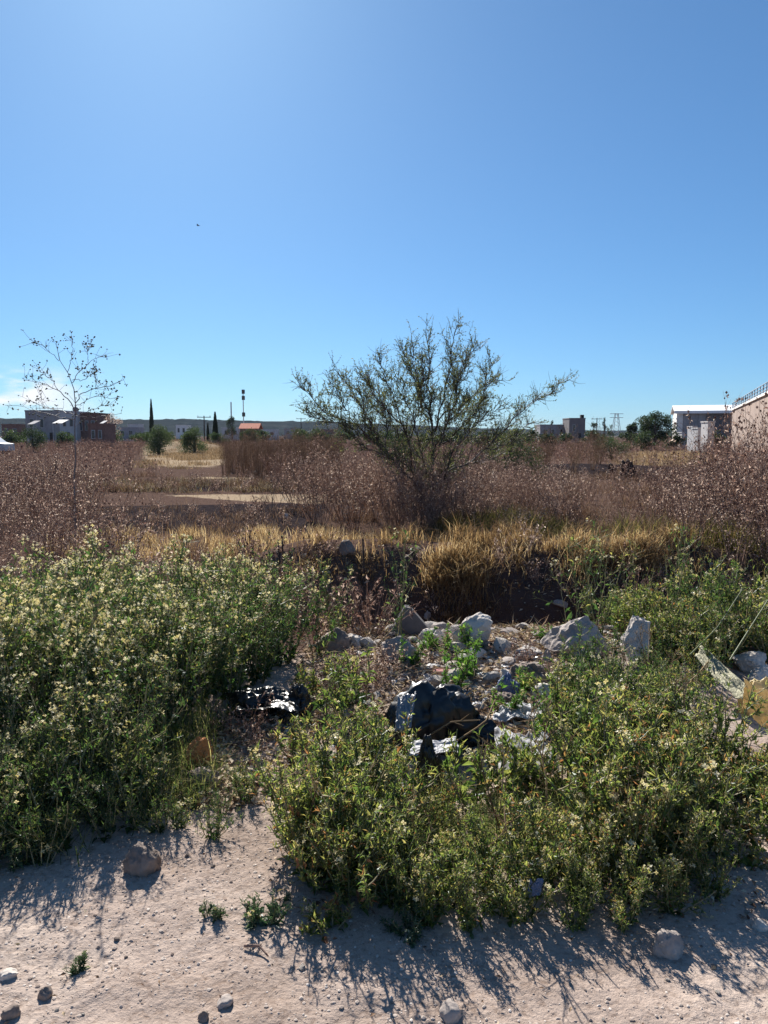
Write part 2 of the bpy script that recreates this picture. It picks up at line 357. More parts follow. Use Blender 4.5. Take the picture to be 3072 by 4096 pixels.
M['dark_metal'] = rough_mat('dark_metal', (.035, .028, .026), (.07, .05, .045), 20, rough=.7, bump=.2)
M['char'] = rough_mat('char', (.012, .011, .013), (.035, .03, .032), 10, bump=.5)
M['car_paint'] = rough_mat('car_paint', (.30, .33, .38), (.33, .36, .41), 1, rough=.3, bump=0, spec=.5)
M['feather'] = rough_mat('feather', (.02, .02, .022), (.04, .04, .045), 8, bump=.2)
def plastic(name, col, rough, bump=.5, scale=18, sheen=0, trans=0):
    m = new_mat(name); nt = m.node_tree; N = nt.nodes.new; l = nt.links.new
    t = N('ShaderNodeTexCoord'); n = N('ShaderNodeTexNoise'); n.inputs['Scale'].default_value = scale; n.inputs['Detail'].default_value = 4
    n.inputs['Distortion'].default_value = 1.2; l(t.outputs['Object'], n.inputs['Vector'])
    p = N('ShaderNodeBsdfPrincipled'); p.inputs['Base Color'].default_value = (*col, 1); p.inputs['Roughness'].default_value = rough
    p.inputs['Specular IOR Level'].default_value = .6
    b = N('ShaderNodeBump'); b.inputs['Strength'].default_value = bump; b.inputs['Distance'].default_value = .03; l(n.outputs[0], b.inputs['Height']); l(b.outputs[0], p.inputs['Normal'])
    out = N('ShaderNodeOutputMaterial')
    if trans:
        tr = N('ShaderNodeBsdfTranslucent'); tr.inputs[0].default_value = (*col, 1); mx = N('ShaderNodeMixShader'); mx.inputs[0].default_value = trans
        l(p.outputs[0], mx.inputs[1]); l(tr.outputs[0], mx.inputs[2]); l(mx.outputs[0], out.inputs[0])
    else: l(p.outputs[0], out.inputs[0])
    return m
M['black_plastic'] = plastic('black_plastic', (.011, .011, .012), .38, .10, 7)
M['white_plastic'] = plastic('white_plastic', (.50, .50, .52), .6, trans=.3)
M['grey_scrap_and_sheen'] = plastic('grey_scrap_and_sheen', (.20, .20, .21), .3, .4, 9)
M['blue_cloth'] = plastic('blue_cloth', (.13, .17, .28), .8, .6, 30)
M['yellow_sack'] = plastic('yellow_sack', (.68, .54, .27), .6, .5, 14, trans=.3)
M['olive_sack'] = plastic('olive_sack', (.36, .34, .22), .75, .5, 30, trans=.2)
M['orange_bag'] = plastic('orange_bag', (.62, .25, .03), .5, .5, 14, trans=.25)
def print_cloth():
    m = new_mat('spotted_cloth'); nt = m.node_tree; N = nt.nodes.new; l = nt.links.new
    t = N('ShaderNodeTexCoord'); v = N('ShaderNodeTexVoronoi'); v.inputs['Scale'].default_value = 15; l(t.outputs['Object'], v.inputs['Vector'])
    rp = ramp_node(nt, [(.36, (.07, .065, .07)), (.42, (.29, .285, .29))]); l(v.outputs['Distance'], rp.inputs[0])
    p = N('ShaderNodeBsdfPrincipled'); p.inputs['Roughness'].default_value = .85; l(rp.outputs[0], p.inputs['Base Color'])
    out = N('ShaderNodeOutputMaterial'); l(p.outputs[0], out.inputs[0]); return m
M['spotted_cloth'] = print_cloth()
def hill_mat():
    m = new_mat('hill_scrub'); nt = m.node_tree; N = nt.nodes.new; l = nt.links.new
    g = N('ShaderNodeNewGeometry'); n = N('ShaderNodeTexNoise'); n.inputs['Scale'].default_value = .035; n.inputs['Detail'].default_value = 9; n.inputs['Roughness'].default_value = .7
    l(g.outputs['Position'], n.inputs['Vector']); rp = ramp_node(nt, [(.35, (.010, .015, .017)), (.55, (.020, .026, .027)), (.7, (.055, .056, .055))]); l(n.outputs[0], rp.inputs[0])
    d = N('ShaderNodeBsdfDiffuse'); l(rp.outputs[0], d.inputs[0]); out = N('ShaderNodeOutputMaterial'); l(d.outputs[0], out.inputs[0]); return m
M['hill'] = hill_mat()

# ------------------------------------------------------------------ ground
def grow(a, step, ratio, end):
    out = [a]
    while out[-1] < end: out.append(out[-1] + step); step *= ratio
    return out
def build_ground():
    xs = list(np.arange(0, 2.2, .03)); xs += grow(xs[-1] + .03, .03, 1.045, 4200)
    xs = np.array(sorted(set([-v for v in xs] + xs)))
    ys = list(-np.array(grow(0, .3, 1.25, 400)))[::-1] + list(np.arange(.25, 1.6, .15)) + list(np.arange(1.6, 4.2, .026)); ys += grow(ys[-1] + .026, .026, 1.018, 4400)
    ys = np.array(ys); X, Y = np.meshgrid(xs, ys); Z = ground_h(X, Y)
    nx, ny = len(xs), len(ys)
    me = bpy.data.meshes.new('ground'); V = np.stack([X, Y, Z], -1).reshape(-1, 3)
    me.vertices.add(len(V)); me.vertices.foreach_set('co', V.astype(np.float32).ravel())
    i = (np.arange(ny - 1)[:, None] * nx + np.arange(nx - 1)[None]).ravel(); Q = np.stack([i, i + 1, i + nx + 1, i + nx], 1)
    me.loops.add(len(Q) * 4); me.loops.foreach_set('vertex_index', Q.astype(np.int32).ravel())
    me.polygons.add(len(Q)); me.polygons.foreach_set('loop_start', np.arange(len(Q), dtype=np.int32) * 4)
    me.polygons.foreach_set('use_smooth', np.ones(len(Q), bool)); me.update(calc_edges=True)
    x, y = V[:, 0], V[:, 1]
    nz = fbm(x * .5, y * .5, 3, 61) * 3
    field = sstep(4.2, 6.2, y + nz * .5) * (1 - .75 * np.exp(-((x - .8) / .95) ** 4 - ((y - 5.2) / 1.0) ** 4))                                                     # brown soil beyond the rubble
    dark = sstep(11.7, 12.6, y + nz * .5) * (1 - sstep(17.2, 17.9, y + nz * .5)) * (1 - sstep(-1.9, -.9, x + nz * .3)) * sstep(-7.5, -6, x)
    dark = np.maximum(dark, sstep(7.0, 7.6, y) * (1 - sstep(8.6, 9.3, y + nz * .4)) * sstep(-2.0, -1.0, x) * (.25 + .25 * sstep(-.2, .5, x + nz * .3)))  # shade of the ditch and its far bank, painted into the soil colour
    dark = np.maximum(dark, sstep(26, 28, y) * (1 - sstep(34, 36, y)) * np.exp(-((x - 9.5) / 5.5) ** 2))
    dark = np.maximum(dark, sstep(22.3, 23, y + nz) * (1 - sstep(26.5, 27, y + nz)) * (1 - sstep(-2.5, -1.5, x)) * sstep(-8, -6.5, x) * .9)
    lowy = 17.5 + .75 * np.maximum(0, -1.8 - x)
    path = sstep(lowy - .2, lowy + .2, y + nz * .25) * (1 - sstep(20.5, 21.0, y + nz * .3)) * (1 - sstep(-1.7, -1.3, x)) * sstep(-9, -5, x)
    path = np.maximum(path, sstep(27.6, 28, y + nz * .3) * (1 - sstep(29, 29.5, y + nz * .3)) * (1 - sstep(-5.2, -4.6, x)) * sstep(-7.8, -7.0, x))
    path = np.maximum(path, sstep(36, 42, y + nz * 2) * (1 - sstep(72, 86, y + nz)) * np.exp(-((x + .26 * y) / (.055 * y)) ** 4))
    path = np.maximum(path, sstep(38, 44, y + nz * 2) * (1 - sstep(64, 75, y + nz)) * np.exp(-((x - .365 * y) / (.05 * y)) ** 4) * .9)
    
    col = np.zeros((len(V), 4), np.float32); col[:, 0] = path; col[:, 1] = dark; col[:, 2] = field; col[:, 3] = 1
    ca = me.attributes.new('zone', 'FLOAT_COLOR', 'POINT'); ca.data.foreach_set('color', col.ravel())
    me.materials.append(M['soil'])
    tag(link('ground', me), kind='structure')
build_ground()

def build_hill():
    pts = [(-1500, 17.5), (-400, 17), (0, 16), (60, 15.6), (120, 15.4), (220, 14.8), (330, 13), (420, 9), (520, 5.2), (640, 4.0), (768, 3.4), (1200, 5), (2600, 6)]
    px = np.arange(-1500, 2600, 3.0); hp = np.interp(px, [p[0] for p in pts], [p[1] for p in pts])
    Yr = 1500.0; x = (px - 384) / F_PX * Yr; zr = EYE + hp / F_PX * Yr
    rows = [(-260, -.06), (-200, .18), (-140, .42), (-80, .68), (-35, .88), (-8, .97), (0, 1.0), (60, .97), (200, .6), (420, -.06)]
    V = []
    for dy, k in rows:
        b = 5.0 * fbm(x * .012, x * 0 + dy * .02, 4, 71) + (2.6 * np.clip(fbm(x * .09, x * 0 + dy, 3, 75) * 4, -.2, 1.3) if -40 < dy < 10 else 0)
        V.append(np.stack([x + 8 * fbm(x * .02, x * 0 + dy, 2, 78), np.full_like(x, Yr + dy), zr * k + b * min(1, max(k, 0) * 1.2) * .6], 1))
    V = np.array(V); m, n = V.shape[:2]; V = V.reshape(-1, 3)
    i = (np.arange(m - 1)[:, None] * n + np.arange(n - 1)[None]).ravel()
    T = np.concatenate([np.stack([i, i + 1, i + n + 1], 1), np.stack([i, i + n + 1, i + n], 1)])
    tag(link('hill', mesh_from('hill', (V, T, np.full(len(V), .5)), M['hill'], False)), kind='structure')
build_hill()

# ------------------------------------------------------------------ plant growing
def grow_curves(rg, base, d, Ln, k, up=.1, wob=.15):
    n = len(base); P = np.zeros((n, k, 3)); P[:, 0] = base; d = unit(d); st = (np.broadcast_to(Ln, (n,)) / (k - 1))[:, None]
    for i in range(1, k):
        d = unit(d + np.array([0, 0, up]) + rg.normal(0, wob, (n, 3))); P[:, i] = P[:, i - 1] + d * st
    return P
def along(rg, P, m, t0, t1):
    """m points on every curve, with tangents and parameter"""
    n, k, _ = P.shape; t = rg.uniform(t0, t1, (n, m)); f = t * (k - 1); i = np.minimum(f.astype(int), k - 2); w = (f - i)[..., None]
    a = np.take_along_axis(P, i[..., None].repeat(3, -1), 1); b = np.take_along_axis(P, (i + 1)[..., None].repeat(3, -1), 1)
    return (a + (b - a) * w).reshape(-1, 3), unit(b - a).reshape(-1, 3), t.ravel()
def taper(n, k, r0, r1): return np.broadcast_to(np.linspace(r0, r1, k), (n, k)).copy()
def rdir(rg, n, up=0.0):
    v = rg.normal(0, 1, (n, 3)); v = unit(v); v[:, 2] += up; return unit(v)

def radish(seed, H, nst, nleaf, nflow, spread=.55, leafscale=1.0):
    rg = rngs(seed); st = G(); lf = G(); fl = G()
    az = rg.uniform(0, 2 * math.pi, nst); til = rg.uniform(.08, spread, nst)
    base = np.stack([np.cos(az) * .03, np.sin(az) * .03, np.full(nst, -.02)], 1)
    d = np.stack([np.cos(az) * np.sin(til), np.sin(az) * np.sin(til), np.cos(til)], 1)
    S = grow_curves(rg, base, d, H * rg.uniform(.75, 1.12, nst), 7, .07, .09); st.tubes(S, taper(nst, 7, .0055, .0018), 4)
    nb = 6; p, t, tt = along(rg, S, nb, .2, .97); d = unit(t * .8 + rdir(rg, len(p), .3) * .8)
    B = grow_curves(rg, p, d, H * rg.uniform(.12, .34, len(p)), 5, .14, .12); st.tubes(B, taper(len(p), 5, .0026, .0012), 3)
    p2, t2, _ = along(rg, B, 3, .35, 1.0); d2 = unit(t2 + rdir(rg, len(p2), .4) * .9)
    C = grow_curves(rg, p2, d2, rg.uniform(.04, .11, len(p2)) * (H / .8), 3, .1, .1); st.tubes(C, taper(len(p2), 3, .0014, .0009), 3)
    # leaves: large and lobed low down, small above
    p, t, tt = along(rg, S, max(4, nleaf // nst // 2), .04, .9); d = unit(rdir(rg, len(p), .15) + t * .4)
    sz = (.105 - .075 * tt) * rg.uniform(.6, 1.25, len(p)) * leafscale
    lf.leaves(p, d, rdir(rg, len(p), 1.2), sz, sz * rg.uniform(.28, .5, len(p)), rg.random(len(p)) ** 1.3)
    lf.leaves(p + d * sz[:, None] * .15, unit(d + rdir(rg, len(p)) * .7), rdir(rg, len(p), 1.2), sz * .55, sz * .26, rg.random(len(p)))
    p, t, tt = along(rg, B, max(2, nleaf // len(B)), .05, .95); d = unit(rdir(rg, len(p), .2) + t * .5)
    sz = rg.uniform(.022, .055, len(p)) * leafscale
    lf.leaves(p, d, rdir(rg, len(p), 1.0), sz, sz * rg.uniform(.3, .5, len(p)), rg.random(len(p)))
    # seed pods: thin upright
    p, t, tt = along(rg, C, 2, .2, .9); d = unit(rdir(rg, len(p), .8)); sz = rg.uniform(.018, .035, len(p))
    lf.leaves(p, d, rdir(rg, len(p)), sz, sz * .16, rg.uniform(.5, 1, len(p)))
    # flowers at the tips
    ends = np.concatenate([C[:, -1], B[:, -1], S[:, -1]]); rg.shuffle(ends); m = max(1, int(round(nflow / 11))); ends = ends[:m] if m < len(ends) else ends
    p = ends.repeat(7, 0) + rg.normal(0, .014, (len(ends) * 7, 3)); p[:, 2] += .004
    fl.flowers(p, rdir(rg, len(p), .7), rg.uniform(.007, .012, len(p)), rg.random(len(p)))
    return st, lf, fl
def radish_thing(seed, leafmat, label, group, name='wild_radish', **kw):
    st, lf, fl = radish(seed, **kw)
    o = thing(name, label, 'plant', (0, 0, -50), group)
    CHILDREN[o] = [part(o, 'stems', st, M['radish_stem'], True), part(o, 'leaves', lf, M[leafmat], False, 'stuff'), part(o, 'flowers', fl, M['petal'], False, 'stuff')]
    return o
def in_poly(x, y, poly):
    c = np.zeros(len(x), bool); n = len(poly)
    for i in range(n):
        x0, y0 = poly[i]; x1, y1 = poly[(i + 1) % n]
        k = ((y0 > y) != (y1 > y)); xi = (x1 - x0) * (y - y0) / ((y1 - y0) + 1e-12) + x0; c ^= k & (x < xi)
    return c
def scatter(seed, poly, spacing, tries=30, maxn=9999):
    rg = rngs(seed); P = np.array(poly); lo, hi = P.min(0), P.max(0); out = []; cell = {}
    n = int((hi[0] - lo[0]) * (hi[1] - lo[1]) / spacing ** 2 * tries); c = rg.uniform(lo, hi, (n, 2)); c = c[in_poly(c[:, 0], c[:, 1], poly)]
    for x, y in c:
        i, j = int(x // spacing), int(y // spacing); ok = True
        for a in (-1, 0, 1):
            for b in (-1, 0, 1):
                for (u, v) in cell.get((i + a, j + b), ()):
                    if (u - x) ** 2 + (v - y) ** 2 < spacing ** 2: ok = False
        if ok: cell.setdefault((i, j), []).append((x, y)); out.append((x, y))
        if len(out) >= maxn: break
    return np.array(out)
def in_view(P, margin=70):
    px, py = project(P); return (px > -margin) & (px < W_PX + margin) & (P[:, 1] > .5)
def use(protos, xy, seed, s0, s1, label=None, group=None, sink=.0, size=None, which=None):
    """place copies; the first use of a prototype moves the prototype itself"""
    rg = rngs(seed); z = ground_h(xy[:, 0], xy[:, 1])
    for i, (x, y) in enumerate(xy):
        if which: label, group = which(x, y)
        o = protos[int(rg.integers(len(protos)))]; sc = rg.uniform(s0, s1) * (size(x, y) if size else 1.0); rz = rg.uniform(0, 6.28); loc = (x, y, z[i] - sink)
        if o.location.z < -40:
            o.location = [float(v) for v in loc]; o.rotation_euler.z = rz; o.scale = (sc,) * 3
            if label: o['label'] = label
            if group: o['group'] = group
        else: copy_tree(o, loc, rz, sc, label, group)

# thicket on the left
GL = 'wild radish plants of the left thicket'; LL = 'cream-flowered wild radish plant in the tall thicket on the left'
protos = [radish_thing(100 + i, 'radish_leaf', LL, GL, H=.70, nst=10, nleaf=330, nflow=f, leafscale=.8) for i, f in enumerate((800, 200, 540, 110, 380, 640))]
poly = [(-1.75, 2.95), (-1.3, 2.98), (-1.12, 3.25), (-1.12, 3.8), (-.98, 4.3), (-.80, 4.8), (-.68, 5.3), (-.85, 5.75), (-4.2, 5.9), (-4.2, 2.95)]
xy = scatter(3, poly, .215)
P3 = np.column_stack([xy, np.full(len(xy), .4)]); xy = xy[in_view(P3, 60)]
use(protos, xy, 5, .86, 1.12, size=lambda x, y: (.48 + .52 * float(sstep(2.9, 3.95, y))) * (1 + 1.1 * float(fbm(np.array([x * 1.6]), np.array([y * 1.6]), 2, 88)[0])),
    which=lambda x, y: (('cream-flowered wild radish plant in the front rows of the left thicket, nearest the dirt', GL + ', front') if y < 3.7 else (LL + ', middle rows', GL + ', middle') if y < 4.8 else ('cream-flowered wild radish plant in the back rows of the left thicket', GL + ', back')))
GA = 'low plants along the foot of the left thicket'; LA = 'low leafy plant at the foot of the left thicket beside the dirt'
pa = [radish_thing(130 + i, 'radish_leaf', LA, GA, H=.31, nst=9, nleaf=170, nflow=f, spread=.95, leafscale=.6) for i, f in enumerate((110, 60, 40))]
use(pa, scatter(6, [(-1.95, 2.66), (-1.3, 2.70), (-1.02, 3.0), (-.98, 3.3), (-1.2, 3.4), (-1.95, 3.1)], .125), 9, .6, 1.15)
use(pa, np.array([gp(x, y)[:2] for x, y in [(198, 806), (222, 818), (246, 802), (180, 828), (212, 838), (160, 830), (236, 786)]]), 10, .35, .6)
# a lower, looser fringe between the thicket and the ditch
GF = 'sparse radish plants left of the ditch'; LF = 'thin wild radish plant on the brown bank behind the left thicket'
pf = [radish_thing(120 + i, 'radish_leaf', LF, GF, H=.55, nst=5, nleaf=70, nflow=70) for i in range(3)]
use(pf, scatter(7, [(-1.0, 5.3), (-.45, 5.3), (-.25, 6.2), (-1.2, 7.2), (-3.6, 7.4), (-3.6, 5.9), (-.9, 5.8)], .38), 8, .55, 1.0)

# bush in the foreground centre
GC = 'wild radish plants of the front bush'; LC = 'yellow-green wild radish plant in the low bush along the dirt track'
pc = [radish_thing(140 + i, 'front_leaf', LC, GC, H=.34, nst=11, nleaf=380, nflow=f, spread=.8, leafscale=.58) for i, f in enumerate((130, 40, 90, 20, 60))]
poly = [(-.40, 3.25), (-.34, 2.85), (-.16, 2.45), (.3, 2.36), (.8, 2.38), (1.15, 2.55), (1.32, 2.9), (1.3, 3.3), (.8, 3.15), (.55, 3.0), (.15, 3.0), (-.02, 3.3)]
xy = scatter(11, poly, .12); xy = xy[~((xy[:, 0] > .40) & (xy[:, 0] < .88) & (xy[:, 1] > 2.85))]
use(pc, xy, 12, .8, 1.15, size=lambda x, y: (.62 + .38 * float(sstep(2.4, 2.95, y))) * (.62 if .0 < x < .80 and y > 2.65 else 1) * (1 + 1.2 * float(fbm(np.array([x * 2.2]), np.array([y * 2.2]), 2, 89)[0])))
# bush on the right
GR = 'wild radish plants of the right bush'; LR = 'green wild radish plant in the bush on the right beside the boulders'
pr = [radish_thing(160 + i, 'front_leaf' if i % 2 else 'radish_leaf', LR, GR, H=.41, nst=9, nleaf=340, nflow=f, spread=.7, leafscale=.66) for i, f in enumerate((100, 50, 30, 80))]
poly = [(.92, 3.55), (1.2, 3.3), (1.62, 3.5), (1.60, 4.0), (1.75, 4.45), (2.3, 5.0), (2.7, 5.9), (2.5, 6.4), (1.75, 6.4), (2.0, 5.7), (1.95, 5.1), (1.5, 4.75), (1.2, 4.75), (1.0, 4.2)]
use(pr, scatter(13, poly, .175), 14, .7, 1.1, size=lambda x, y: .62 if 1.3 < x < 1.9 and 4.2 < y < 5.2 else 1.0)
use(pr, scatter(19, [(2.45, 5.2), (3.0, 5.3), (3.7, 6.8), (2.8, 6.9), (2.4, 6.0)], .24), 19, 1.1, 1.6, 'tall green wild radish plant at the right edge behind the yellow sack', 'wild radish plants behind the yellow sack')
# tall flowering stalks sticking out above the ditch on the right
GS = 'tall radish stalks in front of the ditch'; LS = 'tall thin radish stalk with flowers against the dark ditch'
ps = [radish_thing(180 + i, 'radish_leaf', LS, GS, H=.85, nst=3, nleaf=26, nflow=40, spread=.3) for i in range(2)]
xy = np.array([gp(575, 650)[:2], gp(590, 640)[:2], gp(606, 645)[:2], gp(640, 640)[:2], gp(668, 640)[:2], gp(690, 640)[:2], gp(398, 655)[:2]])
use(ps, xy, 16, .8, 1.0)
# right-hand verge: low leafy weeds
GV = 'low weeds on the right verge'; LV = 'low yellowish weed on the verge at the right edge'
pv = [radish_thing(190 + i, 'front_leaf', LV, GV, name='verge_weed', H=.22, nst=7, nleaf=120, nflow=18, spread=1.0, leafscale=.75) for i in range(3)]
use(pv, scatter(17, [(1.25, 2.75), (1.7, 2.75), (1.9, 3.3), (1.8, 3.6), (1.4, 3.3)], .14), 18, .7, 1.1)
# low green weeds in the rubble
GW = 'small green weeds among the rubble'; LW = 'small bright green weed growing between the rubble stones'
pw = [radish_thing(200 + i, 'bright_leaf', LW, GW, name='rubble_weed', H=.22, nst=6, nleaf=60, nflow=5, spread=.9, leafscale=1.0) for i in range(3)]
xy = np.array([gp(x, y)[:2] for x, y in [(441, 652), (408, 668), (548, 642), (452, 690), (520, 690), (560, 705), (572, 725), (590, 742), (540, 738), (604, 712), (505, 715), (470, 672), (585, 690), (470, 655)]])
use(pw, xy, 20, .6, 1.1)
xy = np.array([gp(x, y)[:2] for x, y in [(300, 760), (330, 720), (360, 705), (310, 695), (345, 745), (385, 770), (540, 790), (520, 800), (560, 795), (500, 805), (470, 800), (575, 780)]])
GB = 'small weeds on the bare patch'; LB = 'small yellowing weed on the bare patch between the two bushes'
pb = [radish_thing(210 + i, 'front_leaf', LB, GB, name='patch_weed', H=.26, nst=6, nleaf=70, nflow=36, spread=.8) for i in range(3)]
use(pb, xy, 22, .8, 1.3)
# the small separate tufts on the dirt
for k, (x, y, s, lab) in enumerate([(211, 918, .42, 'lone little green weed on the dirt below the gap in the bushes'),
                                    (265, 922, .72, 'dark blue-green weed clump on the dirt left of the front bush'),
                                    (82, 972, .36, 'tiny dark green weed on open dirt at lower left'),
                                    (325, 930, .8, 'leafy green weed at the lower left foot of the front bush'),
                                    (410, 936, .6, 'small weed at the foot of the front bush above open dirt'),
                                    (14, 866, .9, 'small weed under the left thicket at the left edge')]):
    o = radish_thing(230 + k, 'blue_leaf' if k != 3 else 'front_leaf', lab, None, name='dirt_weed', H=.13, nst=9, nleaf=130, nflow=2, spread=1.1, leafscale=.7)
    p = gp(x, y); o.location = (p[0], p[1], gh(p[0], p[1])); o.scale = (s,) * 3

# ------------------------------------------------------------------ dry weeds of the field
def dry_weed(seed, H, nst, ntw, nhead, spread=.4, head=.010, low=False, up=.05):
    rg = rngs(seed); st = G(); hd = G(); az = rg.uniform(0, 2 * math.pi, nst); til = rg.uniform(.03, spread, nst)
    b = np.stack([np.cos(az) * .06, np.sin(az) * .06, np.full(nst, -.03)], 1); d = np.stack([np.cos(az) * np.sin(til), np.sin(az) * np.sin(til), np.cos(til)], 1)
    k = 4 if low else 6; sd = 3
    S = grow_curves(rg, b, d, H * rg.uniform(.6, 1.12, nst), k, up, .09); st.tubes(S, taper(nst, k, .0055, .0018), sd)
    p, t, _ = along(rg, S, ntw, .25, 1.0); d = unit(t + rdir(rg, len(p), .3) * 1.0)
    B = grow_curves(rg, p, d, H * rg.uniform(.08, .30, len(p)), 3 if low else 4, .08, .16); st.tubes(B, taper(len(p), B.shape[1], .0026, .0012), sd)
    if not low:
        p, t, _ = along(rg, B, 2, .2, .9); d = unit(t + rdir(rg, len(p), .2)); C = grow_curves(rg, p, d, H * rg.uniform(.04, .12, len(p)), 3, .05, .15)
        st.tubes(C, taper(len(p), 3, .0015, .0009), 3); B2 = np.concatenate([B[:, -3:], C])
    else: B2 = B
    m = max(1, nhead // len(B2)); p, _, _ = along(rg, B2, m, .3, 1.0); p = p[:nhead] if len(p) > nhead else p
    hd.octa(p, head * rg.uniform(.45, 1.2, len(p)), rg.random(len(p)) ** 1.4, 1.2)
    q, t, _ = along(rg, B2, 1, .1, .9); d = rdir(rg, len(q), -.1); sz = rg.uniform(.015, .045, len(q)) * (head / .010)
    hd.leaves(q, d, rdir(rg, len(q)), sz, sz * .4, rg.random(len(q)) * .8)
    return st, hd
def dry_thing(seed, label, group, smat='dry_stem', hmat='dry_head', name='dry_weed', **kw):
    st, hd = dry_weed(seed, **kw); o = thing(name, label, 'weed' if 'weed' in name or 'stalk' in name else 'shrub', (0, 0, -50), group)
    CHILDREN[o] = [part(o, 'stems', st, M[smat], True), part(o, 'seed_heads', hd, M[hmat], False, 'stuff')]
    return o

# purple-brown dead weeds: left field
GD = 'dead brown weeds of the left field'; LD = 'tall dead purple-brown weed in the field behind the left thicket'
pd = [dry_thing(300 + i, LD, GD, H=1.15, nst=16, ntw=7, nhead=420, spread=.5) for i in range(5)]
def patchy(x, y): return float(np.clip(.82 + 1.5 * fbm(np.array([x * .45]), np.array([y * .33]), 3, 66)[0], .42, 1.25)) * (.42 if .27 < x / y < .345 and y > 13.5 else .62 if .27 < x / y < .345 else 1.0)
def px_x(px, y): return (px - 384) / F_PX * y * 1.0
xy = scatter(31, [(-3.6, 6.3), (-2.2, 6.6), (-3.6, 9.6), (-5.4, 14), (-7.6, 19), (-9.8, 24), (-14.5, 26), (-8, 11), (-5, 6.4)], .62)
P3 = np.column_stack([xy, np.full(len(xy), .6)]); xy = xy[in_view(P3, 40)]
use(pd, xy, 32, .82, 1.15, size=patchy, which=lambda x, y: ((LD + ', near side', GD + ', near') if y < 11 else ('tall dead purple-brown weed far back in the left field', GD + ', far')))
# right field
GD2 = 'dead brown weeds of the right field'; LD2 = 'tall dead brown weed in the field to the right of the tree'
pd2 = [dry_thing(310 + i, LD2, GD2, H=1.0, nst=15, ntw=7, nhead=360, spread=.5) for i in range(4)]
xy = scatter(33, [(1.5, 11.3), (3.4, 9.4), (5.2, 8.7), (6.5, 11), (13, 24), (7.4, 24.5), (3.0, 24), (1.2, 16.5)], .74)
P3 = np.column_stack([xy, np.full(len(xy), .6)]); xy = xy[in_view(P3, 40)]
use(pd2, xy, 34, .75, 1.1, size=patchy, which=lambda x, y: ((LD2 + ', near side', GD2 + ', near') if y < 14 else ('tall dead brown weed in the middle of the right field', GD2 + ', middle') if y < 19 else ('tall dead brown weed far back in the right field', GD2 + ', far')))
use(pd2, np.array([(2.9, 7.0), (3.3, 6.7), (3.7, 7.2), (3.0, 6.5), (4.0, 6.9), (3.5, 7.7), (4.2, 7.8), (2.7, 7.6), (3.1, 7.4), (3.8, 8.2), (3.4, 8.4)]), 35, .65, .95, 'dead brown weed behind the right bush at the end of the ditch', 'dead weeds at the right end of the ditch')
# dense shrub by the foot of the tree
GT = 'dead shrubs left of the tree'; LT = 'dense purple-brown dead shrub just left of the thin tree'
pt = [dry_thing(320 + i, LT, GT, name='dry_shrub', H=1.35, nst=24, ntw=8, nhead=650, spread=.65) for i in range(3)]
use(pt, np.array([(-1.35, 14.2), (-.7, 13.6), (-.15, 14.1), (-1.0, 15.2), (-.3, 15.4), (.3, 14.6), (.55, 13.4), (-1.9, 16.4), (.9, 14.6), (-2.3, 22.5), (-1.6, 21.5), (-.8, 18.5), (-3.3, 24), (-.5, 12.9), (-1.1, 13.3), (.2, 13.0), (.55, 12.5), (.95, 12.7), (.35, 12.2), (.75, 12.1), (1.2, 12.3), (.1, 12.4), (.62, 11.7)]), 36, .8, 1.05)
GT2 = 'dead shrubs right of the tree'; LT2 = 'dense brown dead shrub just right of the thin tree'
pt2 = [dry_thing(325 + i, LT2, GT2, name='dry_shrub', H=1.3, nst=24, ntw=8, nhead=600, spread=.65) for i in range(2)]
use(pt2, np.array([(1.3, 13.6), (1.9, 14.4), (2.5, 13.8), (1.5, 15.4), (2.9, 15.2), (3.4, 14.2), (2.2, 16.4)]), 39, .8, 1.02)
# rust-red stalk stand
GK = 'straight tan stalks of the stand left of the tree'; LK = 'upright tan stalk bunch in the reddish stand left of the tree'
pk = [dry_thing(330 + i, LK, GK, 'rust_stem', 'rust_stem', name='dry_stalks', H=1.45, nst=16, ntw=3, nhead=60, spread=.14, up=.12, head=.012) for i in range(3)]
xy = scatter(37, [(-6.2, 29.5), (-4.0, 26), (-1.6, 25), (-1.8, 33), (-3.5, 40), (-7.2, 36)], .55); use(pk, xy, 38, .85, 1.15)
GX = 'rusty shrubs in the middle of the right field'; LX = 'rust-red twiggy shrub rising in the right field in front of the dark block house'
pxs = [dry_thing(335 + i, LX, GX, 'rust_stem', 'rust_stem', name='rusty_shrub', H=1.6, nst=22, ntw=7, nhead=260, spread=.45, head=.014) for i in range(2)]
use(pxs, np.array([(7.4, 30), (6.4, 31), (8.4, 31), (5.6, 29), (7.0, 33), (9.2, 33), (5.0, 32), (4.2, 30)]), 47, .85, 1.1)
GY = 'tall shrubs by the right edge'; LY = 'tall tangled brown shrub in the field near the right edge'
pys = [dry_thing(338 + i, LY, GY, name='dry_shrub', H=1.5, nst=18, ntw=9, nhead=480, spread=.7, head=.012) for i in range(2)]
use(pys, np.array([(3.9, 9.8), (4.4, 12.4), (5.4, 13.2), (6.0, 15.5), (7.2, 17), (5.0, 16.2)]), 48, .7, 1.0)
# big scraggly shrub on the right edge
GE = 'large shrubs at the right edge'; LE = 'large reddish-brown leafless shrub at the right edge'
pe = [dry_thing(340 + i, LE, GE, 'dry_stem', 'dry_head', name='dry_shrub', H=1.75, nst=20, ntw=9, nhead=520, spread=.75, head=.014) for i in range(2)]
use(pe, np.array([(4.6, 9.4), (5.5, 10.6), (4.9, 11.4), (6.2, 12.6), (6.7, 14.2), (4.2, 8.3), (5.1, 9.6)]), 40, .95, 1.08)
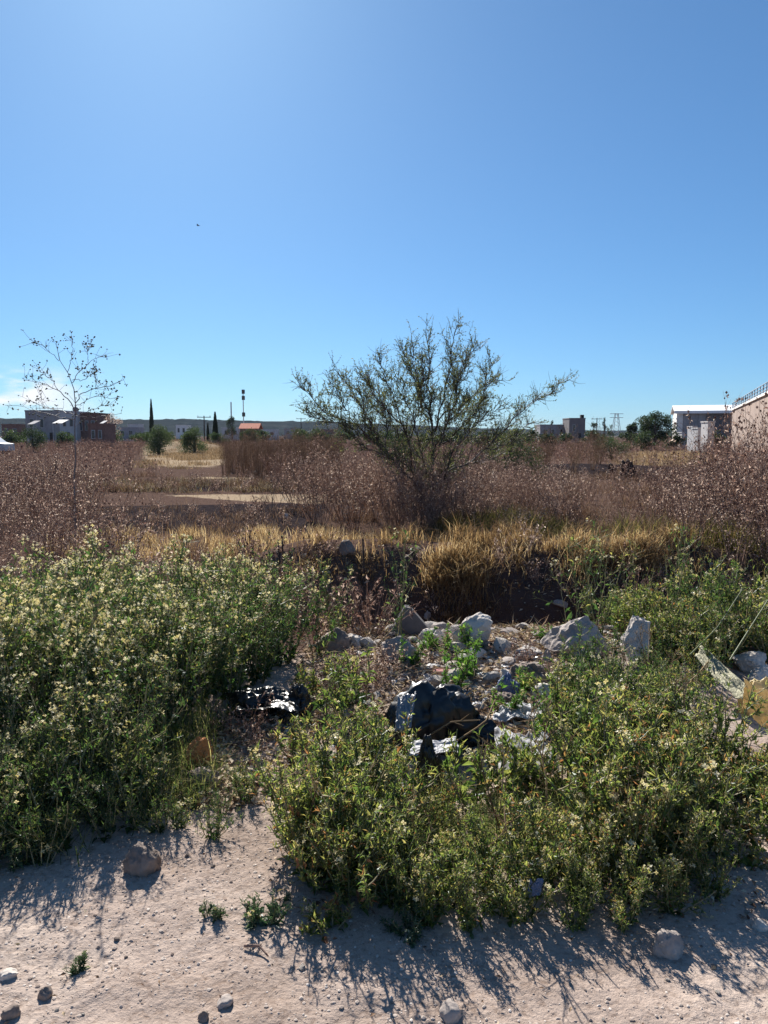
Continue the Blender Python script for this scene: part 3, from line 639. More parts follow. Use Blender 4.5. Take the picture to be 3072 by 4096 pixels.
# bare little bush on the dark soil
o = dry_thing(350, 'small bare dark bush alone on the burnt soil left of the tree', None, 'bark', 'bark', name='bare_bush', H=1.0, nst=6, ntw=9, nhead=60, spread=.6, head=.006)
x, y = gp(275, 516)[:2]; o.location = (x, y, gh(x, y)); o['category'] = 'bush'
GZ = 'dead straw stalks in the green bushes'; LZ = 'pale dead stalk standing up between the green bush plants'
pz = [dry_thing(355 + i, LZ, GZ, 'straw', 'straw', name='dead_stalk', H=.5, nst=4, ntw=5, nhead=30, spread=.8, head=.005) for i in range(3)]
use(pz, np.array([(-1.4, 3.4), (-1.9, 3.9), (-1.1, 4.4), (-2.0, 4.8), (-.9, 5.0), (-.2, 3.0), (.1, 2.7), (.5, 2.8), (.9, 2.7), (1.15, 3.0), (1.3, 3.6), (1.4, 4.2), (1.7, 4.6), (2.1, 5.2), (.7, 3.2), (-.3, 2.8)]), 49, .6, 1.1)
# low dead weeds: burnt patch, bank, bare zone
GQ = 'low dead weeds on the burnt soil'; LQ = 'low dead weed on the dark burnt soil'
pq = [dry_thing(360 + i, LQ, GQ, H=.42, nst=10, ntw=5, nhead=120, spread=.9) for i in range(3)]
use(pq, scatter(45, [(-8.4, 21.2), (-2.2, 21.2), (-2.6, 24.5), (-9, 26.8)], .8), 45, .7, 1.2, 'low dead weed between the two pale tracks in the left field', 'low dead weeds between the tracks')
use(pq, scatter(41, [(-6.3, 12.6), (-1.6, 12.6), (-1.6, 16), (-2.2, 16.2), (-8, 16.6)], .6), 42, .45, .9)
GQ2 = 'dead brush around the ditch'; LQ2 = 'low dead brown brush on the bank beside the dark ditch'
pq2 = [dry_thing(365 + i, LQ2, GQ2, H=.45, nst=14, ntw=5, nhead=70, spread=1.1) for i in range(3)]
use(pq2, scatter(43, [(-2.4, 6.2), (-.5, 5.6), (.1, 5.9), (.0, 6.4), (-.6, 6.9), (-.6, 8.3), (-2.8, 8.5)], .40), 44, .6, 1.1)
use(pq2, scatter(44, [(.2, 7.5), (3.6, 7.5), (3.6, 8.5), (.2, 8.5)], .36), 50, .35, .8, 'dead brown brush clinging to the far side of the ditch', 'dead brush on the far ditch side')
use(pq2, np.array([gp(x, y)[:2] for x, y in [(345, 668), (365, 676), (335, 690), (372, 690), (395, 672), (530, 670), (545, 678), (520, 662), (240, 735), (258, 752)]]), 46, .35, .6)

# far weeds: one mass
def far_brush():
    rg = rngs(50); st = G(); vs = [dry_weed(370 + i, 1.0, 9, 4, 70, .45, .022, True) for i in range(4)]
    poly = [(-16, 24), (13, 24), (60, 118), (-60, 118)]; xy = scatter(51, poly, 1.12, 8)
    x, y = xy[:, 0], xy[:, 1]; nz = fbm(x * .12, y * .12, 3, 52) * 2
    keep = ~((np.abs(x + .26 * y) < .055 * y) & (y > 30) & (y < 76)) & ~((np.abs(x - .365 * y) < .05 * y) & (y > 36) & (y < 66)) & ~((np.abs(x - 9.5) < 4) & (y > 25) & (y < 35))
    keep &= ~((x / y > .27) & (x / y < .345) & (y < 32)); low = (x < -2) & (x > -8.5) & (y < 31); keep &= ~(low & (y > 27) & (y < 30))
    sc = np.clip(.78 + nz * .8, .25, 1.3) * rg.uniform(.75, 1.15, len(x)); sc = np.where(low, .42, sc)
    P = np.column_stack([x, y, ground_h(x, y)]); keep &= in_view(P, 60)
    for nm in (0, 1):
        g = G()
        for i in range(4):
            k = keep & (np.arange(len(x)) % 4 == i); g.copies(vs[i][nm].arrays(), P[k], rg.uniform(0, 6.28, k.sum()), sc[k], rg.random(k.sum()))
        yield g
gs, gh_ = far_brush()
rt = thing('far_brush', 'mass of dead brown brush covering the far field', 'brush', (0, 0, 0)); rt['kind'] = 'stuff'
part(rt, 'stems', gs, M['dry_stem'], False, 'stuff'); part(rt, 'seed_heads', gh_, M['dry_head'], False, 'stuff')

# ------------------------------------------------------------------ grasses
def grass(name, label, poly, n, h0, h1, w, mat, seed, clump=.35, lean=.35, curl=.6, az0=None, strict=False):
    rg = rngs(seed); P = np.array(poly); lo, hi = P.min(0), P.max(0); nc = max(8, int(n / 190))
    c = rg.uniform(lo, hi, (nc * 6, 2)); c = c[in_poly(c[:, 0], c[:, 1], poly)][:nc]
    ci = rg.integers(0, len(c), n); xy = c[ci] + rg.normal(0, clump, (n, 2)) * rg.uniform(.2, 1, (n, 1)); ch = rg.uniform(.65, 1.15, len(c))[ci]
    k = in_poly(xy[:, 0], xy[:, 1], poly) | ((rg.random(n) < .25) & (not strict)); k &= ~((name == 'field_stubble') & (xy[:, 0] < -1.2) & (xy[:, 0] > -7.5) & (xy[:, 1] > 11.8) & (xy[:, 1] < 17.6) & (rg.random(n) < .85)); k &= ~((xy[:, 0] < -1.4) & (xy[:, 0] > -9) & (xy[:, 1] > 16.8) & (xy[:, 1] < 21.5) & (rg.random(n) < .93)) & ~((xy[:, 0] < -3.6) & (xy[:, 0] > -8.5) & (xy[:, 1] > 26) & (xy[:, 1] < 31)); xy = xy[k]; ch = ch[k]; n = len(xy)
    az = rg.uniform(0, 6.28, n) if az0 is None else rg.normal(az0, .8, n)
    g = G(); Z = ground_h(xy[:, 0], xy[:, 1]) - .01
    g.blades(np.column_stack([xy, Z]), az, lean * rg.uniform(.2, 1.6, n), rg.uniform(h0, h1, n) * ch, w * rg.uniform(.6, 1.3, n), rg.random(n) ** 1.2, curl * rg.uniform(.3, 1.4, n))
    o = link(name, mesh_from(name, g.arrays(), M[mat])); tag(o, label, 'grass', kind='stuff'); return o
grass('golden_grass', 'golden dry grass strip at the edge of the burnt soil', [(-3.6, 9.6), (-.2, 9.4), (.3, 12), (-1.6, 12.4), (-5.0, 12.3), (-4.6, 10.2)], 10000, .10, .34, .0035, 'gold_grass', 60, .20)
grass('golden_grass', 'tall golden dry grass growing on the far lip of the ditch', [(.25, 8.15), (1.1, 7.9), (2.0, 8.1), (3.4, 8.0), (4.2, 8.6), (4.2, 11.3), (2.2, 11.0), (.9, 11.8), (.1, 11.2)], 9500, .12, .46, .0032, 'gold_grass', 61, .16, .55, .9)
grass('golden_grass', 'golden grass hanging over the dark side of the ditch', [(.45, 7.9), (1.3, 7.9), (1.6, 8.2), (2.3, 8.0), (3.3, 8.1), (3.3, 8.5), (.35, 8.6)], 2600, .14, .42, .0030, 'gold_grass', 62, .13, .7, 1.2, -1.57)
grass('golden_grass', 'big golden tussock spilling down the ditch bank right of the slab', [(.42, 7.55), (1.05, 7.5), (1.2, 8.3), (.4, 8.4)], 3600, .14, .44, .0028, 'gold_grass', 68, .15, .8, 1.2, -1.57)
grass('golden_grass', 'golden tussocks on the ditch bank above the big pinkish boulder', [(1.45, 7.9), (2.2, 7.8), (2.9, 8.0), (2.9, 8.6), (1.4, 8.6)], 3000, .14, .44, .0028, 'gold_grass', 69, .15, .8, 1.2, -1.57)
grass('golden_grass', 'scattered dry blades on the rough far bank of the ditch', [(-1.6, 7.6), (3.6, 7.4), (3.6, 8.7), (-1.6, 8.9)], 3200, .08, .32, .003, 'gold_grass', 58, .22, .9, 1.2)
grass('dark_green_grass', 'dark green grass under the thin tree', [(.7, 10.9), (2.4, 10.6), (3.2, 11.4), (2.6, 13.2), (.9, 13.2)], 9000, .2, .5, .004, 'green_grass', 63, .3, .3, .4)
grass('dry_grass', 'dull yellow-green grass along the right field edge', [(2.6, 8.2), (4.8, 7.6), (5.6, 9.5), (4.6, 11.5), (3.0, 11)], 9000, .2, .5, .004, 'green_grass', 64, .28)
grass('straw_grass', 'pale straw grass on the far clearings', [(-11.5, 36), (-7.5, 36), (-14, 70), (-17, 82), (-26, 82), (-20, 66)], 16000, .12, .35, .012, 'straw', 65, .9)
grass('straw_grass', 'pale straw grass in the clearing before the grey warehouse', [(11, 37), (15.5, 37), (28, 66), (20.5, 66)], 14000, .15, .5, .012, 'straw', 66, .9)
grass('field_stubble', 'brown dead stubble between the field weeds', [(-14, 20), (-5, 9), (-2.5, 8.4), (.2, 8.4), (5, 7.6), (12, 20), (16, 30), (-18, 30)], 60000, .12, .45, .0045, 'rust_stem', 67, .5, .5)
grass('dead_stubble', 'low grey-brown dead stubble on the burnt soil', [(-7.5, 12.2), (-1.2, 12.2), (-1.4, 16.6), (-8.5, 17.4)], 7000, .05, .18, .004, 'rust_stem', 77, .5, .8)
grass('dead_stubble', 'low brown stubble between the two pale tracks', [(-10, 21), (-2, 21), (-2.5, 27.2), (-12, 27.2)], 12000, .08, .35, .007, 'debris', 78, .6, .8)
grass('verge_grass', 'thin green grass growing through the front bush', [(-.35, 3.2), (-.15, 2.65), (.8, 2.6), (1.15, 2.8), (1.5, 3.6), (1.5, 4.4), (1.0, 4.4), (.9, 3.2)], 7000, .10, .30, .0018, 'verge_blade', 75, .16, .6, .9, strict=True)
grass('verge_grass', 'thin green and straw grass along the foot of the left thicket', [(-2.0, 2.7), (-1.1, 2.75), (-.75, 3.3), (-.9, 4.2), (-2.0, 4.0)], 5000, .10, .30, .0018, 'verge_blade', 76, .18, .6, .9, strict=True)
# fallen straw, twigs and dead leaves on the rubble
def litter(name, label, poly, n, seed, l0, l1, w, mat):
    rg = rngs(seed); P = np.array(poly); xy = rg.uniform(P.min(0), P.max(0), (n * 2, 2)); xy = xy[in_poly(xy[:, 0], xy[:, 1], poly)][:n]; n = len(xy)
    az = rg.uniform(0, 6.28, n); Z = ground_h(xy[:, 0], xy[:, 1]) + rg.uniform(.002, .035, n); Ln = rg.uniform(l0, l1, n)
    D = np.stack([np.cos(az), np.sin(az), rg.normal(0, .28, n)], 1); g = G(); g.leaves(np.column_stack([xy, Z]), D, rdir(rg, n, 1.5), Ln, Ln * w * rg.uniform(.4, 1.8, n), rg.random(n), .2, rg.uniform(-.2, .3, (n, 1)))
    tag(link(name, mesh_from(name, g.arrays(), M[mat])), label, 'litter', kind='stuff')
RUB = [(-.55, 4.2), (.0, 3.7), (.85, 3.6), (1.2, 4.4), (1.7, 5.6), (1.9, 6.3), (.1, 6.35), (-.6, 5.6)]
litter('dead_leaf_litter', 'dead leaves and plant scraps strewn over the rubble heap', RUB, 9000, 70, .015, .055, .45, 'debris')
litter('straw_litter', 'broken straw and twigs strewn over the rubble heap', RUB, 3500, 71, .05, .22, .035, 'debris')
litter('dead_leaf_litter', 'reddish dead leaves on the bare patch between the two bushes', [(-1.0, 3.2), (-.35, 3.2), (-.3, 4.1), (-.75, 4.5), (-1.0, 4.0)], 2600, 72, .012, .05, .45, 'debris')
litter('dead_leaf_litter', 'dry leaf scraps under the front bush', [(-.4, 2.45), (1.6, 2.4), (1.9, 3.4), (-.4, 3.4)], 2500, 73, .01, .03, .4, 'debris')
litter('dead_leaf_litter', 'tiny dry leaf scraps scattered on the open dirt', [(-1.9, 1.9), (1.9, 1.9), (1.9, 2.7), (-.2, 2.7), (-.6, 3.2), (-1.9, 3.0)], 420, 79, .006, .022, .35, 'debris')
litter('dead_leaf_litter', 'dead plant scraps on the banks of the ditch', [(-2.5, 6), (4.5, 6), (4.5, 8.5), (-2.5, 8.5)], 9000, 74, .02, .07, .4, 'debris')

# ------------------------------------------------------------------ the thin thorny tree in the middle
def polyline(pts, k):
    pts = np.array(pts, float); d = np.r_[0, np.cumsum(np.linalg.norm(np.diff(pts, axis=0), axis=1))]; t = np.linspace(0, d[-1], k)
    return np.stack([np.interp(t, d, pts[:, i]) for i in range(3)], 1)
def thorn_tree():
    rg = rngs(400); Y0 = 13.0
    z = lambda zx, zy, dy=0.0: at(287.5 + .1808 * zx, 310 + .1735 * zy, Y0 + dy)
    limbs = [  # zoomed picture points (x, y, depth offset), base radius
        ([(800, 1235, 0), (790, 1120, 0), (745, 1060, -.05), (690, 985, -.1), (610, 905, -.15), (500, 770, -.2), (370, 650, -.25), (200, 590, -.3), (70, 430, -.3)], .040),
        ([(800, 1235, 0), (797, 1080, .02), (800, 900, .05), (806, 720, .1), (800, 560, .1), (780, 330, .12), (762, 130, .15)], .042),
        ([(800, 900, .05), (858, 770, .1), (885, 650, .15), (970, 550, .2), (1060, 460, .25), (1150, 400, .3)], .022),
        ([(690, 985, -.1), (690, 900, -.2), (672, 760, -.3), (610, 600, -.4), (560, 430, -.5), (500, 300, -.55)], .022),
        ([(610, 905, -.15), (540, 800, -.05), (450, 640, .15), (350, 470, .3), (270, 350, .4)], .022),
        ([(800, 960, .05), (900, 925, .15), (1010, 880, .2), (1100, 800, .25), (1190, 690, .3), (1330, 560, .35), (1450, 470, .35), (1560, 400, .4)], .022),
        ([(806, 720, .1), (850, 560, .0), (890, 380, -.1), (920, 200, -.15), (930, 110, -.15)], .020),
        ([(806, 700, .1), (880, 560, .3), (960, 380, .5), (1030, 190, .6)], .018),
        ([(802, 640, .1), (730, 480, .4), (680, 330, .6), (640, 230, .6)], .018),
        ([(672, 760, -.3), (720, 600, -.6), (740, 420, -.7), (745, 280, -.7)], .016),
        ([(858, 770, .1), (960, 680, -.3), (1060, 560, -.6), (1130, 300, -.7)], .017),
        ([(500, 770, -.2), (380, 700, -.6), (250, 640, -.8), (120, 620, -.8)], .016),
        ([(370, 650, -.25), (290, 520, -.4), (240, 420, -.5)], .013),
        ([(1100, 800, .25), (1160, 800, .5), (1260, 740, .7), (1340, 640, .8)], .014),
        ([(540, 800, -.05), (560, 640, .5), (500, 480, .8), (420, 370, .9)], .015),
        ([(803, 760, .1), (760, 610, .2), (722, 450, .1), (695, 310, .0), (700, 190, .0)], .016),
        ([(640, 680, -.35), (560, 580, -.7), (480, 490, -.9), (430, 400, -.9)], .014),
        ([(885, 650, .15), (940, 610, .6), (1020, 580, .9), (1090, 500, .9)], .013),
        ([(500, 770, -.2), (468, 680, -.5), (420, 560, -.6), (390, 430, -.6)], .013),
        ([(740, 1060, -.05), (660, 900, -.5), (520, 830, -.8), (400, 770, -.9), (330, 700, -.9)], .014),
        ([(800, 820, .05), (870, 700, -.5), (930, 520, -.8), (960, 340, -.8), (1000, 260, -.8)], .016),
        ([(798, 1200, 0), (730, 1010, .3), (660, 820, .5), (600, 700, .6), (540, 620, .6), (470, 560, .6)], .014),
        ([(800, 1210, 0), (770, 1000, -.3), (740, 820, -.5), (700, 660, -.5), (660, 520, -.5), (600, 380, -.5)], .014),
        ([(800, 1210, 0), (840, 1060, -.3), (900, 860, -.6), (1000, 700, -.7), (1080, 620, -.7), (1180, 560, -.7)], .014),
        ([(800, 1190, 0), (850, 980, .3), (1000, 880, .6), (1130, 860, .7), (1250, 800, .7)], .012),
        ([(780, 1150, 0), (830, 1040, .5), (920, 900, .9), (1000, 740, 1.1), (1020, 560, 1.2)], .020),
    ]
    base = z(800, 1235); base[2] = gh(base[0], base[1]) - .03
    root = thing('thorn_tree', 'sparse thorny tree with many thin limbs in the middle of the field', 'tree', base)
    trunk = G(); twigs = G(); leaf = G(); allp = []
    for i, (pts, r0) in enumerate(limbs):
        P = np.array([z(*p) for p in pts])
        if i < 2: P[0] = base
        P = polyline(P, 16); P[1:-1] += rg.normal(0, .018, (14, 3)); P -= base
        trunk.tubes(P[None], np.linspace(r0 * .78, .0035, 16)[None], 6, r=np.array([.3 + .4 * rg.random()])); allp.append((P, len(pts)))
    t0 = {0: .30, 1: .30, 2: .2, 3: .25, 5: .28, 21: .2}
    C2 = []
    for i, (P, _) in enumerate(allp):
        Lg = np.linalg.norm(np.diff(P, axis=0), axis=1).sum(); n = int(10 + Lg * 21)
        p, t, tt = along(rg, P[None], n, t0.get(i, .2), 1.0)
        d = unit(t * .9 + rdir(rg, n, .35) * .75)
        B = grow_curves(rg, p, d, rg.uniform(.20, .52, n) * (1.1 - .5 * tt), 6, .07, .14); twigs.tubes(B, taper(n, 6, .0046, .0020), 4); C2.append(B)
    B = np.concatenate(C2); p, t, _ = along(rg, B, 4, .2, 1.0); d = unit(t * .8 + rdir(rg, len(p), .3) * .9)
    T3 = grow_curves(rg, p, d, rg.uniform(.08, .24, len(p)), 4, .05, .15); twigs.tubes(T3, taper(len(p), 4, .003, .0015), 3)
    # leaves in loose clumps: some twigs are bare
    dens = rg.random(len(T3)) ; clump = fbm(T3[:, 0, 0] * 2.2, T3[:, 0, 2] * 2.2, 2, 5); sel = T3[dens < .62 + clump * 1.6]; p, t, _ = along(rg, sel, 10, .1, 1.0); d = unit(t * .3 + rdir(rg, len(p), .1)); s = rg.uniform(.015, .036, len(p))
    leaf.leaves(p, d, rdir(rg, len(p), .4), s, s * rg.uniform(.35, .6, len(p)), rg.random(len(p)))
    p, t, _ = along(rg, B, 5, .3, 1.0); d = unit(t * .3 + rdir(rg, len(p), .1)); s = rg.uniform(.015, .036, len(p))
    leaf.leaves(p, d, rdir(rg, len(p), .4), s, s * rg.uniform(.35, .6, len(p)), rg.random(len(p)))
    tr = part(root, 'trunk', trunk, M['bark'], True); part(root, 'twigs', twigs, M['bark'], True, 'stuff'); part(root, 'crown', leaf, M['mesquite_leaf'], False, 'stuff')
thorn_tree()

# tall sparse seed-pod plant on the left
def pod_tree():
    rg = rngs(420); Y0 = 9.6
    z = lambda zx, zy, dy=0.0: at(.12056 * zx, 329 + .1190 * zy, Y0 + dy)
    limbs = [([(620, 1700, 0), (618, 1300, 0), (620, 900, 0), (625, 650, .02), (620, 560, .02), (600, 450, .05), (560, 360, .08), (490, 270, .1), (480, 160, .1), (465, 110, .12)], .016),
        ([(620, 690, 0), (560, 590, -.1), (480, 510, -.15), (350, 460, -.2), (280, 435, -.2), (190, 420, -.25)], .007),
        ([(480, 510, -.15), (420, 420, -.25), (330, 350, -.3), (300, 330, -.3)], .004),
        ([(620, 720, 0), (520, 690, .2), (390, 660, .3), (280, 620, .3), (160, 560, .35)], .006),
        ([(628, 620, 0), (660, 540, .1), (740, 520, .1), (860, 490, .15), (950, 470, .2), (1040, 400, .2)], .006),
        ([(600, 450, .05), (640, 370, -.1), (720, 300, -.15), (810, 230, -.2), (890, 240, -.2)], .005),
        ([(730, 300, -.15), (725, 200, -.2), (715, 105, -.2), (748, 100, -.2)], .003),
        ([(600, 430, .05), (700, 420, .2), (770, 380, .25), (830, 350, .3)], .004),
        ([(795, 510, .1), (800, 430, .15), (775, 370, .15)], .003),
        ([(560, 360, .08), (600, 250, .2), (600, 100, .25), (540, 100, .25)], .004),
        ([(490, 270, .1), (420, 190, 0), (350, 145, 0), (300, 105, 0), (270, 120, 0)], .0035),
        ([(625, 650, .02), (720, 600, -.2), (820, 560, -.3), (930, 590, -.35), (1000, 570, -.35)], .004),
        ([(622, 740, 0), (720, 690, .2), (860, 640, .3), (935, 630, .3)], .004),
        ([(620, 760, 0), (500, 740, -.2), (340, 700, -.2), (200, 660, -.2), (40, 640, -.3)], .004),
        ([(350, 460, -.2), (345, 550, -.2), (350, 640, -.2)], .002),
        ([(640, 740, 0), (760, 740, .1), (880, 730, .2), (1010, 710, .2)], .0035)]
    b = z(620, 1700); base = np.array([b[0], b[1], gh(b[0], b[1]) - .03])
    root = thing('pod_tree', 'tall spindly plant with dark round seed pods rising above the left field', 'plant', base)
    st = G(); pods = G(); ends = []
    for i, (pts, r0) in enumerate(limbs):
        P = np.array([z(*q) for q in pts])
        if i == 0: P[0] = base
        P = polyline(P, 14) - base; P[1:-1] += rg.normal(0, .008, (12, 3)); st.tubes(P[None], np.linspace(r0, .0022, 14)[None], 5, r=np.array([rg.random()]))
        p, t, tt = along(rg, P[None], 14 if i else 18, .3 if i else .6, 1.0); d = unit(t * .5 + rdir(rg, len(p), .3)); B = grow_curves(rg, p, d, rg.uniform(.04, .20, len(p)), 4, .1, .15)
        st.tubes(B, taper(len(p), 4, .0022, .0014), 3); ends.append(B[:, -1]); ends.append(P[-1:])
        q, t, _ = along(rg, B, 1, .4, 1.0); ends.append(q[::3])
    e = np.concatenate(ends); e = e.repeat(2, 0)[rg.random(len(e) * 2) < .66] ; e = e + rg.normal(0, .012, e.shape); pods.octa(e, rg.uniform(.007, .015, len(e)), rg.random(len(e)), .9)
    part(root, 'stem', st, M['pale_bark'], True); part(root, 'seed_pods', pods, M['pod'], True, 'stuff')
pod_tree()

# ------------------------------------------------------------------ trees and bushes farther off
def leafy_tree(name, label, px, pybase, pytop, Y, wpx, nleaf, size, mat, seed, trunk_frac=.25, lumps=9, group=None, cat='tree', airy=.8, trunkmat='bark'):
    rg = rngs(seed); b = at(px, 435, Y); base = np.array([b[0], Y, gh(b[0], Y) - .05]); top = at(px, pytop, Y)[2]; H = top - base[2]; Wd = wpx / F_PX * Y
    root = thing(name, label, cat, base, group); tr = G(); lf = G()
    c = []
    for i in range(lumps):
        a = rg.uniform(0, 6.28); rr = math.sqrt(rg.random()) * .36 * Wd; zz = H * rg.uniform(trunk_frac + .12, .86 if cat == 'tree' else .74) * (1 - .15 * (rr / (.36 * Wd)) ** 2)
        c.append((math.cos(a) * rr, math.sin(a) * rr, zz))
    c = np.array(c); c[0] = (0, 0, H * (.84 if cat == 'tree' else .76))
    tr.tubes(polyline([(0, 0, -.1), (rg.normal(0, .03) * H, 0, H * trunk_frac), (0, 0, H * .7)], 8)[None], np.linspace(.035 * H, .012 * H, 8)[None], 6)
    for q in c:
        s = np.array([0, 0, H * rg.uniform(trunk_frac * .6, trunk_frac + .15)]); tr.tubes(polyline([s, (s + q) / 2 + rg.normal(0, .03 * H, 3), q], 6)[None], np.linspace(.016 * H, .004 * H, 6)[None], 4)
    R0 = np.array([Wd * .20, Wd * .20, H * .16]) if cat == 'tree' else np.array([Wd * .25, Wd * .25, H * .24]); li = rg.integers(0, len(c), nleaf); v = rdir(rg, nleaf) * (rg.random((nleaf, 1)) ** (1 / 2.2)); v *= rg.uniform(.7, 1.15, (len(c), 1))[li]
    P = c[li] + v * R0; w = np.array([fbm(P[:, 0] / Wd * 9, P[:, 2] / H * 9, 2, seed)]).ravel(); P = P[w > -.25 * airy]; n = len(P); s = size * rg.uniform(.5, 1.3, n)
    lf.leaves(P, rdir(rg, n), rdir(rg, n, .3), s, s * .55, rg.random(n)); part(root, 'trunk', tr, M[trunkmat], True); part(root, 'crown', lf, M[mat], False, 'stuff'); return root
leafy_tree('broad_tree', 'dark broad tree left of the grey warehouse', 655, 440, 409, 85, 44, 9000, .16, 'far_leaf', 500, .2, 14)
leafy_tree('small_tree', 'smaller dark tree close left of the broad tree', 634, 440, 421, 95, 17, 3000, .16, 'far_leaf', 501, .2, 7)
leafy_tree('round_bush', 'round green bush in front of the tall cypress', 159, 440, 423, 62, 34, 9000, .09, 'far_green', 502, .05, 12, cat='bush')
leafy_tree('round_bush', 'round green bush left of the short cypress', 195, 442, 425, 66, 30, 8000, .09, 'far_green', 503, .05, 12, cat='bush')
leafy_tree('low_bush', 'low green bush in front of the broad dark tree', 612, 445, 433, 48, 40, 6000, .06, 'far_green', 504, .05, 12, cat='bush')
leafy_tree('dark_bush', 'dark green bush behind the right side of the thin tree', 512, 450, 418, 24, 66, 9000, .05, 'far_leaf', 505, .12, 15, cat='bush', airy=.5)
leafy_tree('dark_bush', 'dark green bush right behind the foot of the thin tree', 405, 450, 428, 27, 66, 9000, .05, 'far_leaf', 506, .12, 13, cat='bush', airy=.5)
leafy_tree('bare_tree', 'pale leafless tree beside the brick house on the left', 112, 436, 411, 118, 24, 1100, .14, 'dry_head', 507, .3, 9, trunkmat='pale_bark')
leafy_tree('dark_bush', 'dark bush in front of the grey block house at far left', 32, 440, 424, 72, 34, 5000, .10, 'far_leaf', 508, .1, 9, cat='bush')
leafy_tree('small_tree', 'small dark treetop under the short mast', 232, 436, 415, 210, 13, 1500, .30, 'far_leaf', 509, .2, 7)
leafy_tree('skyline_tree', 'small tree on the skyline right of the dark block house', 594, 436, 422, 240, 14, 900, .35, 'far_leaf', 510, .2, 6, airy=.4)
leafy_tree('skyline_tree', 'narrow tree on the skyline right of the dark block house', 604, 436, 417, 240, 5, 500, .30, 'cypress', 511, .1, 5)
leafy_tree('skyline_tree', 'round little tree on the skyline left of the lattice pylon', 611, 436, 424, 240, 8, 600, .30, 'far_leaf', 512, .2, 5)
leafy_tree('skyline_tree', 'small tree on the skyline left of the dark block house', 552, 436, 419, 220, 7, 500, .30, 'far_leaf', 513, .2, 5)
def far_scrub(name, label, spots, mat, seed):
    for k, (px, pyt, Y, w) in enumerate(spots):
        leafy_tree(name, label, px, 440, pyt, Y, w, 1600, .0022 * Y + .03, mat, seed + k, .05, 9, group=label, cat='bush')
rgq = random.Random(9)
far_scrub('far_bush', 'dull green bush in the line where the far field meets the houses',
          [(10 + i * 26 + rgq.uniform(-8, 8), rgq.uniform(427, 433), rgq.uniform(95, 150), rgq.uniform(16, 34)) for i in range(14)], 'far_green', 520)
far_scrub('far_bush', 'dull bush in the far hedge line on the right',
          [(372 + i * 18 + rgq.uniform(-6, 6), rgq.uniform(428, 434), rgq.uniform(75, 130), rgq.uniform(18, 34)) for i in range(23)], 'far_leaf', 560)
def cypress(label, px, pytop, Y, wpx, seed):
    rg = rngs(seed); b = at(px, 435, Y); base = np.array([b[0], Y, gh(b[0], Y) - .05]); H = at(px, pytop, Y)[2] - base[2]; Wd = wpx / F_PX * Y
    root = thing('cypress_tree', label, 'tree', base); tr = G(); lf = G(); tr.tubes(polyline([(0, 0, -.1), (0, 0, H * .95)], 5)[None], np.linspace(.10, .02, 5)[None], 6)
    n = 5000; t = rg.random(n) ** .8; rad = Wd * .5 * np.minimum(1, t * 9 + .35) * (1 - t) ** .75 * rg.uniform(.5, 1.08, n); a = rg.uniform(0, 6.28, n)
    P = np.stack([np.cos(a) * rad, np.sin(a) * rad, H * (.06 + .94 * t)], 1); s = .24 * rg.uniform(.5, 1.2, n); d = np.stack([np.cos(a) * .3, np.sin(a) * .3, np.ones(n)], 1)
    lf.leaves(P, d, rdir(rg, n), s, s * .3, rg.random(n), .2, 0.0); part(root, 'trunk', tr, M['bark'], True); part(root, 'crown', lf, M['cypress'], False, 'stuff')
cypress('tall narrow dark cypress above the round green bush', 152, 400, 130, 5.5, 540)
cypress('shorter dark cypress left of the masts', 215.5, 413, 110, 7.0, 541)
cypress('tiny dark cypress just left of the shorter one', 208, 424, 120, 3.0, 542)

# ------------------------------------------------------------------ far houses, masts and walls
def block(root, name, x0, x1, y0, y1, z0, z1, mat): g = G(); g.box(x0, x1, y0, y1, z0, z1); return part(root, name, g, M[mat])
def house(label, px0, px1, pytop, Y, mat, depth=7, windows=(), door=None, roof='parapet', roofmat=None, cat='house', name='house', group=None):
    x0 = at(px0, 435, Y)[0]; x1 = at(px1, 435, Y)[0]; zt = at(px0, pytop, Y)[2]; g0 = gh((x0 + x1) / 2, Y) - .3; root = thing(name, label, cat, ((x0 + x1) / 2, Y, g0), group)
    w = (x1 - x0) / 2; h = zt - g0; block(root, 'wall', -w, w, 0, depth, 0, h, mat)
    if roof == 'parapet': rf = block(root, 'parapet', -w - .06, w + .06, -.06, depth + .06, h + .003, h + .22, roofmat or mat)
    elif roof == 'gable':
        g = G(); V = [(-w - .3, -.3, h), (w + .3, -.3, h), (w + .3, depth / 2, h + depth * .22), (-w - .3, depth / 2, h + depth * .22), (w + .3, depth + .3, h), (-w - .3, depth + .3, h)]
        V = V + [(a, b, c + .12) for a, b, c in V]; g.add(V, [(6, 7, 8), (6, 8, 9), (9, 8, 10), (9, 10, 11), (0, 2, 1), (0, 3, 2), (3, 4, 2), (3, 5, 4), (0, 1, 7), (0, 7, 6), (5, 11, 10), (5, 10, 4), (0, 6, 9), (0, 9, 3), (3, 9, 11), (3, 11, 5), (1, 2, 8), (1, 8, 7), (2, 4, 10), (2, 10, 8)], .5); part(root, 'roof', g, M[roofmat])
    for (a, b, c, d) in windows:      # fractions of the width and height
        f = block(root, 'window', -w + 2 * w * a, -w + 2 * w * b, -.05, .02, h * c, h * d, 'wall_pale' if mat != 'wall_pale' else 'wall_grey')
        gg = G(); gg.box(-w + 2 * w * a + .06, -w + 2 * w * b - .06, -.06, -.052, h * c + .06, h * d - .06); o = link('pane', mesh_from('pane', gg.arrays(), M['glass_dark']), f)
    if door: a, b = door; block(root, 'door', -w + 2 * w * a, -w + 2 * w * b, -.04, .02, .3, 2.3, 'dark_metal')
    return root
house('long grey block house under the pod plant at far left', 26, 60, 411.5, 122, 'wall_grey', 7, [(.12, .24, .55, .8), (.42, .54, .55, .8)], (.7, .82))
